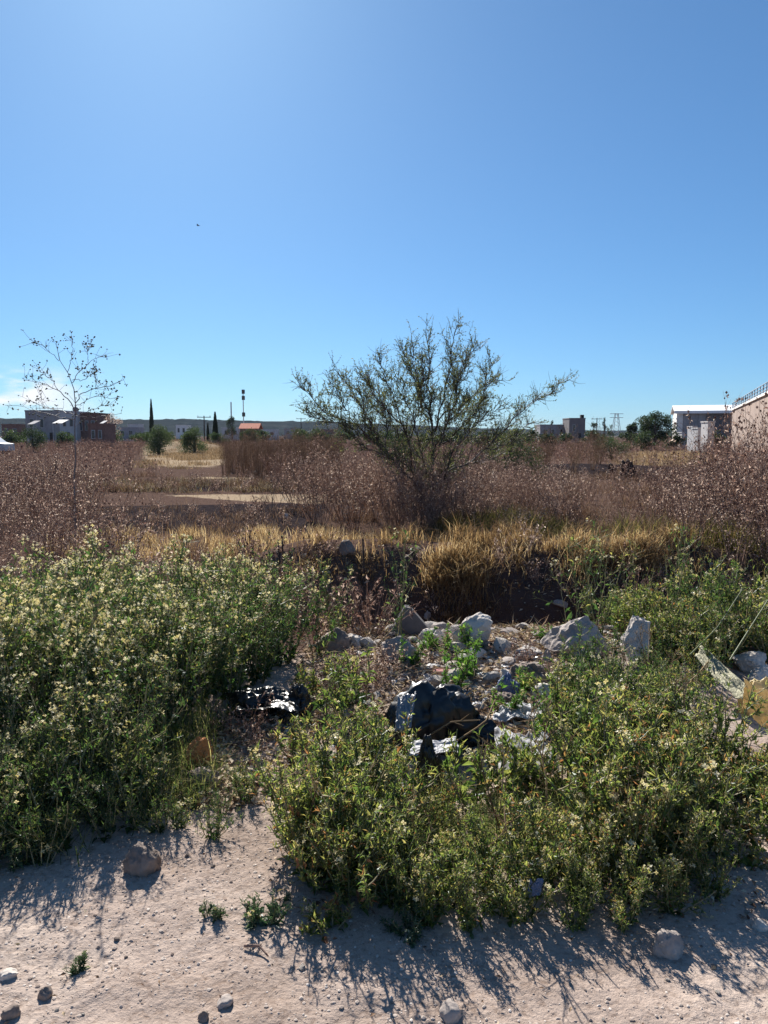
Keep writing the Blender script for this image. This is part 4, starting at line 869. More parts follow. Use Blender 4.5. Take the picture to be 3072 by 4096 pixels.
o = house('pale plastered house in the middle of the left row', 60, 77, 412.5, 119, 'wall_pale', 6, [(.2, .38, .6, .84), (.6, .8, .6, .84)], (.42, .58))
o = house('dark unfinished brick house right of the pale plastered house', 77, 97, 414, 120.5, 'wall_brick', 6, [(.1, .28, .5, .8), (.42, .6, .5, .8), (.72, .9, .5, .8)])
o = house('low red-brick house front below the dark brick house', 88, 105, 425, 100, 'wall_brick', 4, [(.2, .42, .45, .8), (.6, .82, .45, .8)])
# white awning
def awning(label, px0, px1, py, Y, mat='roof_white'):
    a = at(px0, py, Y); b = at(px1, py, Y); w = (b[0] - a[0]) / 2; g0 = gh((a[0] + b[0]) / 2, Y); h = a[2] - g0; root = thing('metal_awning', label, 'awning', ((a[0] + b[0]) / 2, Y, g0))
    g = G(); g.add([(-w, 0, h - .35), (w, 0, h - .35), (w, 2.5, h + .2), (-w, 2.5, h + .2), (-w, 0, h - .31), (w, 0, h - .31), (w, 2.5, h + .24), (-w, 2.5, h + .24)], [(4, 5, 6), (4, 6, 7), (0, 2, 1), (0, 3, 2), (0, 1, 5), (0, 5, 4), (1, 2, 6), (1, 6, 5), (2, 3, 7), (2, 7, 6), (3, 0, 4), (3, 4, 7)], .5); part(root, 'roof_sheet', g, M[mat])
    for sx in (-1, 1):
        g = G(); g.tubes(polyline([(sx * w * .92, .08, 0), (sx * w * .92, .08, h - .36)], 2)[None], np.full((1, 2), .05), 6); part(root, 'post', g, M['steel_grey'])
awning('bright white sheet awning in front of the pale plastered house', 52, 62, 421, 112, 'wall_white')
awning('small bright white awning at the end of the brick house', 98, 101.5, 422, 112, 'wall_pale')
awning('small pale awning in front of the long grey house', 27, 33, 422, 112, 'wall_grey')
def rod(label, px, py0, py1, Y, r, name, cat, mat='steel_grey', extra=None):
    a = at(px, py1, Y); b = at(px, py0, Y); g0 = min(gh(a[0], Y), b[2]); root = thing(name, label, cat, (a[0], Y, g0)); g = G(); g.tubes(polyline([(0, 0, 0), (0, 0, a[2] - g0)], 3)[None], np.linspace(r * 1.4, r, 3)[None], 6)
    part(root, 'pole', g, M[mat], True)
    if extra: extra(root, a[2] - g0)
    return root
def tank():
    Y = 119.5; p = at(70.5, 411, Y); root = thing('water_tank', 'dark water tank on the roof of the pale house', 'tank', (p[0], Y + 2, p[2] - .15)); g = G(); a = np.linspace(0, 2 * math.pi, 15)[:-1]
    prof = [(.0, 0), (.42, 0), (.45, .1), (.45, .6), (.38, .72), (.16, .8), (.16, .86), (0, .86)]; V = [(r * math.cos(t), r * math.sin(t), z) for r, z in prof for t in a]; T = []
    for i in range(len(prof) - 1):
        for j in range(14): q = i * 14; T += [(q + j, q + (j + 1) % 14, q + 14 + j), (q + (j + 1) % 14, q + 14 + (j + 1) % 14, q + 14 + j)]
    g.add(V, T, .5); part(root, 'tank_body', g, M['wall_dark'], True)
tank()
def frame_extra(root, h):
    g = G(); g.tubes(polyline([(0, 0, h - .1), (4.2, 0, h - .15)], 3)[None], np.full((1, 3), .035), 5); part(root, 'crossbar', g, M['steel_grey'])
rod('thin metal frame on the roof of the long grey house', 36, 412, 407.5, 121, .035, 'roof_frame', 'frame', extra=frame_extra)
def drums(zs):
    def f(root, h):
        for zf in zs:
            g = G(); 
            for k in range(3):
                a = k * 2.1; g.box(.55 * math.cos(a) - .35, .55 * math.cos(a) + .35, .55 * math.sin(a) - .35, .55 * math.sin(a) + .35, h - zf, h - zf + 2.2)
            part(root, 'antenna_panels', g, M['dark_metal'])
        for k in range(10):
            g = G(); z = h * (.25 + .07 * k); g.box(-.25, .25, -.25, .25, z, z + .18); part(root, 'ring', g, M['steel_grey'])
    return f
rod('tall thin antenna mast with three dark clusters on the hill', 243, 426, 389.5, 420, .22, 'antenna_mast', 'mast', 'wall_white', drums((2.3, 5.6, 14.5)))
rod('shorter pale mast above a dark treetop', 231, 425, 402, 420, .34, 'antenna_mast', 'mast', 'wall_pale')
def cross(root, h):
    g = G(); g.box(-1.6, 1.6, -.06, .06, h - .35, h - .2); part(root, 'crossarm', g, M['dark_metal'])
    for sx in (-1.4, 0, 1.4): g = G(); g.box(sx - .07, sx + .07, -.07, .07, h - .197, h + .1); part(root, 'insulator', g, M['wall_pale'])
rod('utility pole with crossarm left of the masts', 204, 436, 416, 180, .12, 'utility_pole', 'pole', 'dark_metal', cross)
rod('thin utility pole on the skyline left of the thin tree', 301, 436, 418, 260, .13, 'utility_pole', 'pole', 'dark_metal', cross)
rod('thin utility pole right of the dark block house', 597, 436, 418, 230, .12, 'utility_pole', 'pole', 'dark_metal', cross)
def pylon():
    Y = 420; p = at(616, 435, Y); h = at(616, 412.5, Y)[2]; root = thing('lattice_pylon', 'thin lattice power pylon on the skyline left of the broad tree', 'pylon', (p[0], Y, -.4)); g = G(); w0, w1 = 2.4, .7; leg = lambda k, t: np.array([[1, 1], [1, -1], [-1, -1], [-1, 1]][k]) * (w0 + (w1 - w0) * t)
    for k in range(4):
        g2 = G(); g2.tubes(np.array([[(*leg(k, 0), 0), (*leg(k, 1), h)]], float), np.full((1, 2), .13), 4); part(root, 'leg', g2, M['steel_grey'])
        for i in range(7):
            a, b = i / 7, (i + 1) / 7; g.tubes(np.array([[(*leg(k, a), h * a), (*leg((k + 1) % 4, b), h * b)]], float), np.full((1, 2), .07), 3)
    part(root, 'bracing', g, M['steel_grey'])
    for zf in (.82, .97): g = G(); g.box(-3.6, 3.6, -.12, .12, h * zf, h * zf + .25); part(root, 'crossarm', g, M['steel_grey'])
pylon()
# houses on the rising ground behind
house('orange-red tiled house below the tall mast', 240, 258, 429, 190, 'wall_brick', 6, [(.15, .3, .4, .8), (.65, .8, .4, .8)], roof='gable', roofmat='roof_red')
house('small white-roofed shed on top of the tiled house row', 249, 254, 427, 205, 'wall_white', 4, roof='gable', roofmat='roof_white')
for k, (a, b, t, Y, m, lab) in enumerate([(222, 240, 428, 230, 'wall_pale', 'pale low house between the short cypress and the tiled house'), (176, 187, 425.5, 330, 'wall_white', 'small white house on the slope between the two round bushes'),
        (118, 136, 428, 200, 'wall_grey', 'grey house left of the tall cypress'), (262, 276, 430, 260, 'wall_pale', 'pale distant house right of the tiled house'), (284, 300, 429, 300, 'wall_grey', 'grey distant house on the slope left of the thin tree'),
        (128, 139, 424.5, 340, 'wall_pale', 'pale distant house on the slope above the grey house'), (316, 334, 430, 300, 'wall_brick', 'distant brick house just left of the thin tree'), (2, 20, 425, 170, 'wall_brick', 'brick house behind the parked car at the far left edge')]):
    house(lab, a, b, t, Y, m, 7, [(.15, .35, .5, .82), (.6, .82, .5, .82)])
o = house('dark block house with a flat roof on the right skyline', 569, 585, 419, 160, 'wall_dark', 6, [(.2, .4, .5, .78)], (.6, .75))
g = G(); w = (at(585, 435, 160)[0] - at(569, 435, 160)[0]) / 2; g.box(w * .6, w * .98, 1, 2, 3.9 + 1.3, 3.9 + 1.3 + .9); part(o, 'roof_tank', g, M['char'])
house('long low grey wall house left of the dark block house', 540, 568.4, 425.5, 165, 'wall_grey', 6, [(.1, .2, .5, .8), (.4, .5, .5, .8), (.7, .8, .5, .8)])
# grey warehouse
def warehouse():
    Y = 100.0; x0 = at(676.5, 435, Y)[0]; x1 = at(745, 435, Y)[0]; g0 = -.3; ze = at(700, 411.5, Y)[2]; root = thing('warehouse', 'grey warehouse with a bright white roof behind the pink building', 'warehouse', ((x0 + x1) / 2, Y, g0)); w = (x1 - x0) / 2; h = ze - g0; D = 14.0; ra = -R(18.5); root.rotation_euler.z = ra; root.location.x = x0 + w * math.cos(ra); root.location.y = Y + w * math.sin(ra)
    block(root, 'wall', -w, w, .0, D, 0, h, 'wall_grey')
    n = 9
    for i in range(n):
        a = -w + .75 + (2 * w - .8) * i / n; b = -w + .75 + (2 * w - .8) * (i + 1) / n - .06; block(root, 'wall_panel', a, b, -.09, -.004, .2, h - .1, 'wall_grey' if i < 3 else 'wall_dark')
    block(root, 'sunlit_end', -w - .06, -w + .7, -.12, D + .05, 0, h - .002, 'wall_white')  # white colour stands for sunlight on the left end of the grey building
    g = G(); s = 7 * .13; V = [(-w - .4, -.5, h - .05), (w + .4, -.5, h - .05), (w + .4, D / 2, h + s), (-w - .4, D / 2, h + s), (w + .4, D + .5, h - .05), (-w - .4, D + .5, h - .05)]; V = V + [(a, b, c + .12) for a, b, c in V]
    g.add(V, [(6, 7, 8), (6, 8, 9), (9, 8, 10), (9, 10, 11), (0, 2, 1), (0, 3, 2), (3, 4, 2), (3, 5, 4), (0, 1, 7), (0, 7, 6), (5, 11, 10), (5, 10, 4), (0, 6, 9), (0, 9, 3), (3, 9, 11), (3, 11, 5), (1, 2, 8), (1, 8, 7), (2, 4, 10), (2, 10, 8)], .5); part(root, 'roof', g, M['roof_white'])
    block(root, 'fascia', -w - .4, w + .4, -.62, -.503, h - .28, h + .06, 'roof_white')
    gg = G(); gg.add([(-w + .01, .01, h), (-w + .01, D - .01, h), (-w + .01, D / 2, h + s - .03), (-w + .2, .01, h), (-w + .2, D - .01, h), (-w + .2, D / 2, h + s - .03)], [(0, 2, 1), (3, 4, 5), (0, 3, 5), (0, 5, 2), (1, 2, 5), (1, 5, 4)], .5); part(root, 'gable', gg, M['wall_white'])
warehouse()
def pink_building():
    root = thing('pink_building', 'salmon-pink building with a roof railing at the right edge', 'building', (34.6, 77.0, -.3)); d = np.array([-12.6, -33.0]); Lg = 62.0; d /= np.linalg.norm(d); nrm = np.array([-d[1], d[0]]) * -1   # outward = left
    h = 4.0 + .3; th = 14
    A = np.array([0, 0.]); B = A + d * Lg; C = B - nrm * th; Dd = A - nrm * th; q = [A, B, C, Dd]
    def prism(pts, z0, z1):
        g = G(); V = [(*p, z0) for p in pts] + [(*p, z1) for p in pts]; g.add(V, [(4, 5, 6), (4, 6, 7), (0, 2, 1), (0, 3, 2)] + [t for i in range(4) for t in ((i, (i + 1) % 4, 4 + (i + 1) % 4), (i, 4 + (i + 1) % 4, 4 + i))], .5); return g
    part(root, 'wall', prism(q, 0, h), M['wall_pink'])
    o2 = nrm * .12; part(root, 'coping', prism([A + o2 - d * .1, B + o2, C, Dd - d * .1], h + .003, h + .16), M['wall_white'])
    for i in range(30):
        p = A + d * (i * 2.0 + .3) + nrm * .02; g = G(); g.tubes(np.array([[(*p, h + .16), (*p, h + .75)]]), np.full((1, 2), .035), 5); part(root, 'rail_post', g, M['steel_blue'])
    for z in (.32, .52, .75):
        a = A + nrm * .02; b = B + nrm * .02; g = G(); g.tubes(np.array([[(*a, h + z), (*b, h + z)]]), np.full((1, 2), .03), 5); part(root, 'rail', g, M['steel_blue'])
    for i in range(1, 9):
        p = A + d * i * 7; g = G(); a, b = p - d * .12, p + d * .12; V = [a, b, b + nrm * .015, a + nrm * .015]; part(root, 'pilaster', prism(V, 0, h - .01), M['wall_pink'])
pink_building()
def pillar(label, px0, px1, pyt, Y):
    x0 = at(px0, 435, Y)[0]; x1 = at(px1, 435, Y)[0]; w = (x1 - x0) / 2; h = at(px0, pyt, Y)[2] + .3; root = thing('wall_pillar', label, 'pillar', ((x0 + x1) / 2, Y, -.3)); block(root, 'shaft', -w, w, 0, 1.4, 0, h - .12, 'wall_pale'); block(root, 'cap', -w - .05, w + .05, -.05, 1.45, h - .118, h, 'wall_pale')
pillar('narrow white wall pillar nearest the warehouse middle', 693, 696.5, 426, 74)
pillar('low white wall pillar between two others', 697.8, 702, 427.5, 70)
pillar('tallest white wall pillar near the pink building', 707.5, 714.3, 421, 66)
pillar('stubby white pillar at the warehouse corner', 682, 685, 432, 92)
def brick_wall():
    Y = 71.5; x0 = at(702, 435, Y)[0]; x1 = at(707.6, 435, Y)[0]; root = thing('brick_wall', 'short brown brick wall between the white pillars', 'wall', ((x0 + x1) / 2, Y, -.3)); w = (x1 - x0) / 2; block(root, 'brickwork', -w, w, 0, .3, 0, 2.5, 'wall_brick'); block(root, 'coping', -w - .03, w + .03, -.04, .34, 2.503, 2.6, 'wall_grey')
brick_wall()
def car():
    Y = 62.0; p = at(-17, 437, Y); root = thing('parked_car', 'pale parked car cut off by the left edge', 'car', (p[0], Y, gh(p[0], Y))); g = G()
    prof = [(-2.1, .35), (-2.1, .8), (-1.3, .95), (-.75, 1.45), (.9, 1.48), (1.55, .98), (2.1, .9), (2.12, .35)]; m = len(prof)
    V = [(x, y, z) for y in (-.82, .82) for x, z in prof]; T = [(0, i, i + 1) for i in range(1, m - 1)] + [(m, m + i + 1, m + i) for i in range(1, m - 1)]
    for i in range(m): j = (i + 1) % m; T += [(i, m + i, m + j), (i, m + j, j)]
    g.add(V, T, .5); part(root, 'body', g, M['car_paint'])
    for sg in (-1, 1):
        for a, b in ((-1.0, .05), (.12, 1.2)): g = G(); y = sg * .83; V = [(a, y, .98), (b, y, .98), (b - (.3 if b > 1 else 0), y, 1.38), (a + (.32 if a < 0 else 0), y, 1.38)]; g.add(V, [(0, 1, 2), (0, 2, 3)], .5); part(root, 'window', g, M['glass_dark'])
        for x in (-1.35, 1.35):
            g = G(); t = np.linspace(0, 2 * math.pi, 17)[:-1]; V = [(x + .33 * math.cos(k), sg * yy, .33 + .33 * math.sin(k)) for yy in (.68, .86) for k in t] + [(x, sg * .86, .33)]
            T = [(i, (i + 1) % 16, 16 + i) for i in range(16)] + [((i + 1) % 16, 16 + (i + 1) % 16, 16 + i) for i in range(16)] + [(16 + i, 16 + (i + 1) % 16, 32) for i in range(16)]; g.add(V, T, .5); part(root, 'wheel', g, M['char'])
car()
# three charred stumps in the dark patch to the right
for px, pyt, pyb, w, lab in [(609, 466, 474, .16, 'smallest charred stump, leaning, left of the two black ones'), (622, 463, 477, .15, 'upright black stump, left of the tall pair'), (629.5, 463, 477, .2, 'upright black stump, right of the tall pair')]:
    rg = rngs(int(px)); b = gp(px, pyb + 3); Y = b[1]; zt = at(px, pyt, Y)[2]; z0 = gh(b[0], Y) - .05; k = 9; t = np.linspace(0, 1, k); P = np.stack([.08 * np.sin(t * 3 + px), t * 0 + .03 * np.sin(t * 7), t * (zt - z0)], 1)
    g = G(); g.tubes(P[None], (w * (1.1 - .35 * t) * rg.uniform(.85, 1.15, k))[None], 9); r2 = P[-1:] + np.array([[0, 0, .03]]); g.octa(r2, np.array([w * .6]), .3)
    root = thing('charred_stump', lab, 'stump', (b[0], Y, z0)); part(root, 'stump_body', g, M['char'], True)
    g = G(); q = grow_curves(rg, P[[4, 6]], np.array([[.6, -.3, .7], [-.5, -.3, .8]]), np.array([.22, .25]), 4, .1, .1); g.tubes(q, taper(2, 4, .035, .012), 5); part(root, 'broken_limb', g, M['char'], True)
# thin dark stakes in front of the golden grass
for px, pyt, pyb, lab in [(278.5, 541, 572, 'thin dark stake at left in front of the golden grass'), (282.5, 537, 580, 'thin dark stake close right of the leftmost stake'), (363, 540, 577, 'thin dark stake standing alone above the ditch'), (432, 543, 562, 'short thin dark stake below the tree')]:
    b = gp(px, pyb); Y = b[1]; z0 = gh(b[0], Y) - .05; zt = at(px, pyt, Y)[2]; o = thing('stake', lab, 'stake', (b[0], Y, z0)); g = G(); P = polyline([(0, 0, 0), (.01, .01, (zt - z0) * .5), (.0, 0, zt - z0)], 6); g.tubes(P[None], np.linspace(.012, .008, 6)[None], 5); part(o, 'shaft', g, M['dark_metal'], True)
    g = G(); g.octa(P[-1:] , np.array([.013]), .5, 1.6); part(o, 'tip', g, M['dark_metal'])
# the bird
def bird():
    p = at(198, 225.5, 150); root = thing('bird', 'small dark bird gliding high in the sky at left', 'bird', p); g = G(); k = 9; t = np.linspace(0, 1, k); P = np.stack([-.28 + .56 * t, t * 0, .02 * np.sin(t * 3)], 1)
    g.tubes(P[None], (.012 + .085 * np.sin(np.clip(t * 1.1, 0, 1) * math.pi) ** .8)[None], 8)
    wing = lambda s: [(-.10, s * .05, .03), (-.16, s * .35, .12), (-.05, s * .72, .10), (.10, s * .70, .09), (.10, s * .35, .10), (.12, s * .05, .02)]
    for s in (-1, 1): V = wing(s); V2 = [(a, b, c - .015) for a, b, c in V]; g.add(V + V2, [(0, 1, 4), (0, 4, 5), (1, 2, 3), (1, 3, 4), (6, 10, 7), (6, 11, 10), (7, 9, 8), (7, 10, 9)] + [x for i in range(6) for x in ((i, (i + 1) % 6, 6 + (i + 1) % 6), (i, 6 + (i + 1) % 6, 6 + i))], .5)
    g.add([(.2, -.03, .01), (.2, .03, .01), (.42, .1, .01), (.42, -.1, .01), (.2, -.03, -.005), (.2, .03, -.005), (.42, .1, -.005), (.42, -.1, -.005)], [(0, 1, 2), (0, 2, 3), (4, 6, 5), (4, 7, 6), (2, 6, 7), (2, 7, 3)], .5)
    part(root, 'body', g, M['feather'], True)
bird()

# ------------------------------------------------------------------ stones and rubble
def rock_mesh(name, seed, size, mat, sub=3, cuts=11, rough=.16, keep=.70):
    bm = bmesh.new(); bmesh.ops.create_icosphere(bm, subdivisions=sub, radius=1.0); rd = random.Random(seed); off = Vector((rd.uniform(-50, 50), rd.uniform(-50, 50), rd.uniform(-50, 50)))
    pl = []
    for _ in range(cuts):
        v = Vector((rd.gauss(0, 1), rd.gauss(0, 1), rd.gauss(0, 1))).normalized(); pl.append((v, rd.uniform(keep - .22, keep + .12)))
    for v in bm.verts:
        p = v.co.copy(); p *= 1 + .30 * mnoise.noise(p * 1.1 + off)
        for n, d in pl:
            k = p.dot(n)
            if k > d: p -= n * (k - d) * .92
        p *= 1 + rough * .7 * mnoise.noise(p * 3.2 + off) + rough * .6 * mnoise.noise(p * 7 + off) + rough * .35 * mnoise.noise(p * 15 + off)
        v.co = Vector((p.x * size[0], p.y * size[1], p.z * size[2]))
    me = bpy.data.meshes.new(name); bm.to_mesh(me); bm.free(); me.materials.append(mat)
    me.polygons.foreach_set('use_smooth', [False] * len(me.polygons))
    return me
def rock(name, label, px0, px1, py0, py1, mat, seed, group=None, sub=4, dz=.0, tilt=0.0, depth=.8, rz=None, cuts=11, cat='stone', z=0.0, rnd=False):
    c = gp((px0 + px1) / 2, py1, z); Y = c[1]; a = at(px0, py1, Y); b = at(px1, py1, Y); t = at((px0 + px1) / 2, py0, Y); w = (b[0] - a[0]) / 2; h = max(.008, (t[2] - c[2]))
    me = rock_mesh(name, seed, (w * 1.22, w * depth * 1.22, h * .72), M[mat], sub, 7 if rnd else cuts, .20 if rnd else .16, .80 if rnd else .70)
    if rnd: me.polygons.foreach_set('use_smooth', [True] * len(me.polygons))
    o = link(name, me, None, ((a[0] + b[0]) / 2, Y + w * depth * .6, gh(c[0], Y + w * depth * .6) + h * (.20 if rnd else .31) + dz))
    o.rotation_euler = (0, tilt, rz if rz is not None else (seed % 7) * .05); tag(o, label, cat, group); return o
ROCKS = [
    ('boulder', 'tilted grey-white boulder leaning up beside the dark ditch', 452, 492, 611, 646, 'pale_stone', 1, -.45, .7),
    ('boulder', 'large pinkish rounded boulder partly hidden by the right bush', 553, 606, 612, 660, 'stone', 2, -.3, .8),
    ('boulder', 'upright white rock rising out of the right bush', 624, 656, 618, 668, 'pale_stone', 3, .1, .8),
    ('stone', 'grey lumpy stone left of the triangular slab foot', 380, 416, 641, 664, 'stone', 4, .2, .8),
    ('stone', 'white chunk at the right foot of the triangular slab', 420, 450, 629, 645, 'pale_stone', 5, 0, .7),
    ('stone', 'round brown stone at the left end of the rubble', 318, 348, 627, 652, 'brown_stone', 6, .15, .8),
    ('stone', 'flat pale stone lying below the tilted boulder', 464, 487, 648, 659, 'pale_stone', 7, -.12, .9),
    ('stone', 'grey stone just below the tilted boulder', 456, 480, 638, 651, 'stone', 8, 0, .9),
    ('stone', 'small white stones clump right of the tilted boulder', 516, 545, 648, 660, 'pale_stone', 9, 0, .8),
    ('stone', 'white broken lump left of the slab', 346, 366, 634, 648, 'pale_stone', 10, .2, .9),
    ('stone', 'dull pink rounded lump in the middle of the rubble', 433, 448, 667, 677, 'pink_stone', 11, 0, .9),
    ('stone', 'round white stone by the torn cloth', 536, 554, 684, 700, 'pale_stone', 12, 0, 1),
    ('stone', 'pale stone half hidden in the right bush', 592, 606, 680, 696, 'pale_stone', 13, 0, 1),
    ('stone', 'small tan stone left of the big pinkish boulder', 541, 553, 650, 664, 'stone', 14, 0, 1),
    ('stone', 'pale stone above the blue cloth', 498, 510, 669, 677, 'pale_stone', 15, 0, 1),
    ('stone', 'rounded grey stone in the shade below the left thicket', 127, 155, 843, 873, 'brown_stone', 16, .1, .9),
    ('stone', 'round striped grey stone on the dirt under the front bush at right', 658, 684, 934, 956, 'stone', 17, 0, .9),
    ('stone', 'flat pale stone at the bottom left edge of the dirt', 216, 232, 998, 1006, 'stone', 18, .0, .8),
    ('stone', 'flat pale stone at the bottom middle of the dirt', 440, 462, 1004, 1020, 'stone', 19, .15, .8),
    ('stone', 'grey stone at the lower right under the verge weeds', 614, 634, 915, 925, 'stone', 20, 0, .8),
    ('stone', 'brown stone lying under the orange brick stone', 180, 214, 768, 790, 'brown_stone', 21, 0, .9),
    ('stone', 'pale stone at the right edge near the verge', 755, 768, 920, 930, 'pale_stone', 22, 0, .9),
    ('stone', 'small pale stone at the left edge of the dirt', 0, 14, 970, 979, 'pale_stone', 23, 0, .9),
    ('stone', 'small dark stone on the dirt near the left bottom', 38, 50, 988, 999, 'brown_stone', 24, 0, .9),
    ('stone', 'small dark round stone at the bottom left corner', 2, 16, 1006, 1018, 'brown_stone', 25, 0, .9),
    ('stone', 'dark pebble stone left of the flat pale stone', 198, 208, 1012, 1021, 'brown_stone', 26, 0, .9),
    ('stone', 'white chalky rubble lump at the right edge above the yellow sack', 741, 768, 648, 672, 'pale_stone', 27, 0, .9),
    ('stone', 'second chalky lump at the right edge beside the yellow sack', 752, 778, 664, 682, 'pale_stone', 28, 0, .9),
    ('stone', 'grey stone between the bag heap and the front bush', 540, 556, 706, 716, 'stone', 29, 0, .9),
    ('stone', 'dark stone on the brown bank left of the ditch', 340, 354, 578, 592, 'brown_stone', 30, 0, .9),
]
for (nm, lab, a, b, c, d, m, sd, tl, dp) in ROCKS: rock(nm, lab, a, b, c, d, m, sd, tilt=tl, depth=dp, cat='boulder' if nm == 'boulder' else 'stone', sub=4 if b - a > 24 else 3, rnd=sd in (6, 12, 16, 17, 18, 19, 20, 21, 22, 23, 24, 25, 26))
o = rock('brick_stone', 'orange brick-coloured block at the right edge of the left thicket', 184, 210, 748, 772, 'orange_brick', 40, sub=4, cuts=9, depth=.8, dz=.03, cat='stone')
# triangular grey concrete slab standing behind the rubble
def slab():
    Y = 5.8; p = [at(386, 638, Y), at(405, 606, Y), at(411, 607, Y), at(436, 634, Y), at(430, 641, Y)]; c = sum(p) / 5; base = np.array([c[0], Y, min(q[2] for q in p)]); g = G(); n = 5
    V = [(q[0] - base[0], -.0 + (q[2] - base[2]) * .35, q[2] - base[2] - .03) for q in p] + [(q[0] - base[0], .10 + (q[2] - base[2]) * .35, q[2] - base[2] - .03) for q in p]
    T = [(0, 2, 1), (0, 3, 2), (0, 4, 3), (5, 6, 7), (5, 7, 8), (5, 8, 9)] + [t for i in range(n) for t in ((i, (i + 1) % n, n + (i + 1) % n), (i, n + (i + 1) % n, n + i))]; g.add(V, T, .5)
    o = link('concrete_slab', mesh_from('concrete_slab', g.arrays(), M['grey_slab']), None, base); b = o.modifiers.new('bevel', 'BEVEL'); b.width = .008; b.segments = 2; tag(o, 'triangular grey concrete slab propped at the edge of the ditch', 'slab')
slab()
# smaller stones lying on dirt and rubble: shared shapes
stone_me = [rock_mesh('stone', 700 + i, (1, rngs(i).uniform(.7, 1.0), rngs(i + 9).uniform(.45, .7)), M[('stone', 'pale_stone', 'brown_stone')[i % 3]], 2, 6, .12) for i in range(9)]
def small_stones(seed, poly, n, s0, s1, label, group, pale=False):
    rg = rngs(seed); P = np.array(poly); xy = rg.uniform(P.min(0), P.max(0), (n * 4, 2)); xy = xy[in_poly(xy[:, 0], xy[:, 1], poly)][:n]; z = ground_h(xy[:, 0], xy[:, 1])
    for i, (x, y) in enumerate(xy):
        s = s0 * (s1 / s0) ** (rg.random() ** 2); me = stone_me[int(rg.integers(9)) if not pale else int(rg.choice([0, 1, 3, 4, 6, 7]))]; o = link('stone', me, None, (x, y, z[i] + s * .22)); o.scale = (s,) * 3; o.rotation_euler = (rg.normal(0, .25), rg.normal(0, .25), rg.uniform(0, 6.28)); tag(o, label, 'stone', group)
small_stones(81, [(-1.7, 1.95), (1.7, 1.95), (1.9, 2.6), (-.1, 2.45), (-.45, 3.0), (-1.1, 3.1), (-1.9, 2.9)], 34, .006, .014, 'small loose stone lying on the bare dirt in front', 'small stones on the dirt')
small_stones(82, [(-.3, 4.9), (.4, 4.6), (1.0, 4.7), (1.3, 5.4), (1.9, 6.2), (.1, 6.2)], 150, .026, .095, 'small rubble stone on the heap before the ditch', 'small stones on the rubble heap', True)
small_stones(83, [(-.2, 3.9), (1.0, 3.7), (1.0, 4.7), (-.4, 4.9)], 44, .018, .055, 'small stone near the torn bags', 'small stones near the bags', True)
small_stones(84, [(-1.5, 7.4), (3.6, 7.3), (3.6, 8.6), (-1.5, 8.8)], 30, .02, .08, 'small stone stuck in the far bank of the ditch', 'small stones on the ditch bank')
# gravel and crumbs of soil: stuff
def gravel(name, label, poly, n, s0, s1, seed, mat):
    rg = rngs(seed); bm = bmesh.new(); bmesh.ops.create_icosphere(bm, subdivisions=1, radius=1); bv = np.array([v.co[:] for v in bm.verts]); bt = np.array([[v.index for v in f.verts] for f in bm.faces]); bm.free()
    P = np.array(poly); xy = rg.uniform(P.min(0), P.max(0), (n * 3, 2)); xy = xy[in_poly(xy[:, 0], xy[:, 1], poly)]; w = fbm(xy[:, 0] * 2.2, xy[:, 1] * 2.2, 3, 91); xy = xy[w + rg.normal(0, .12, len(w)) > -.03][:n]; n = len(xy)
    s = s0 * (s1 / s0) ** (rg.random(n) ** 2.6); sc = s[:, None, None] * rg.uniform(.6, 1.2, (n, 1, 3)) * np.array([1, 1, .5]); V = bv[None] * sc * rg.uniform(.75, 1.2, (n, len(bv), 1)); V = V + np.column_stack([xy, ground_h(xy[:, 0], xy[:, 1]) + s * .12])[:, None, :]
    T = (bt[None] + (np.arange(n) * len(bv))[:, None, None]).reshape(-1, 3); tag(link(name, mesh_from(name, (V.reshape(-1, 3), T, np.repeat(rg.random(n), len(bv))), M[mat], False)), label, 'gravel', kind='stuff')
M['grit'] = leaf_mat('grit', [(0, (.22, .17, .145)), (.4, (.36, .30, .26)), (.8, (.45, .385, .34)), (1, (.58, .52, .47))], 0, 0, objvar=0)
M['pale_grit'] = leaf_mat('pale_grit', [(0, (.22, .17, .145)), (.4, (.40, .34, .30)), (.8, (.56, .50, .46)), (1, (.70, .65, .60))], 0, 0, objvar=0)
gravel('gravel', 'fine gravel and soil crumbs scattered over the dirt', [(-2.6, 1.7), (2.2, 1.7), (2.4, 3.0), (-.1, 2.6), (-.4, 3.4), (-1.0, 3.6), (-2.6, 3.3)], 13000, .002, .008, 92, 'grit')
gravel('gravel', 'broken stone crumbs on the rubble heap', [(-.5, 3.6), (1.2, 3.6), (2.2, 6.2), (.0, 6.3), (-.6, 5.2)], 5200, .007, .045, 93, 'pale_grit')

# ------------------------------------------------------------------ rubbish
def crumpled(name, seed, size, mat, sub=5, folds=.30):
    bm = bmesh.new(); bmesh.ops.create_icosphere(bm, subdivisions=sub, radius=1.0); rd = random.Random(seed); off = Vector((rd.uniform(-40, 40), rd.uniform(-40, 40), rd.uniform(-40, 40)))
    for v in bm.verts:
        p = v.co.copy(); q = p * 1.3 + off; r = 1 + .35 * mnoise.noise(q)
        q2 = p + .25 * Vector((mnoise.noise(p * 2 + off), mnoise.noise(p * 2 - off), mnoise.noise(p * 2.3 + off * .5))); r -= folds * 1.5 * abs(mnoise.noise(q2 * 2.1 + off)); r -= folds * .9 * abs(mnoise.noise(Vector((q2.x * 4.6, q2.y * 4.6, q2.z * 1.6)) + off)); r -= folds * .35 * abs(mnoise.noise(q2 * 9 + off))
        p = p * r
        if p.z < -.15: p.z = -.15 + (p.z + .15) * .2
        v.co = Vector((p.x * size[0], p.y * size[1], (p.z + .18) * size[2]))
    me = bpy.data.meshes.new(name); bm.to_mesh(me); bm.free(); me.materials.append(M[mat])
    for f in me.polygons: f.use_smooth = True
    return me
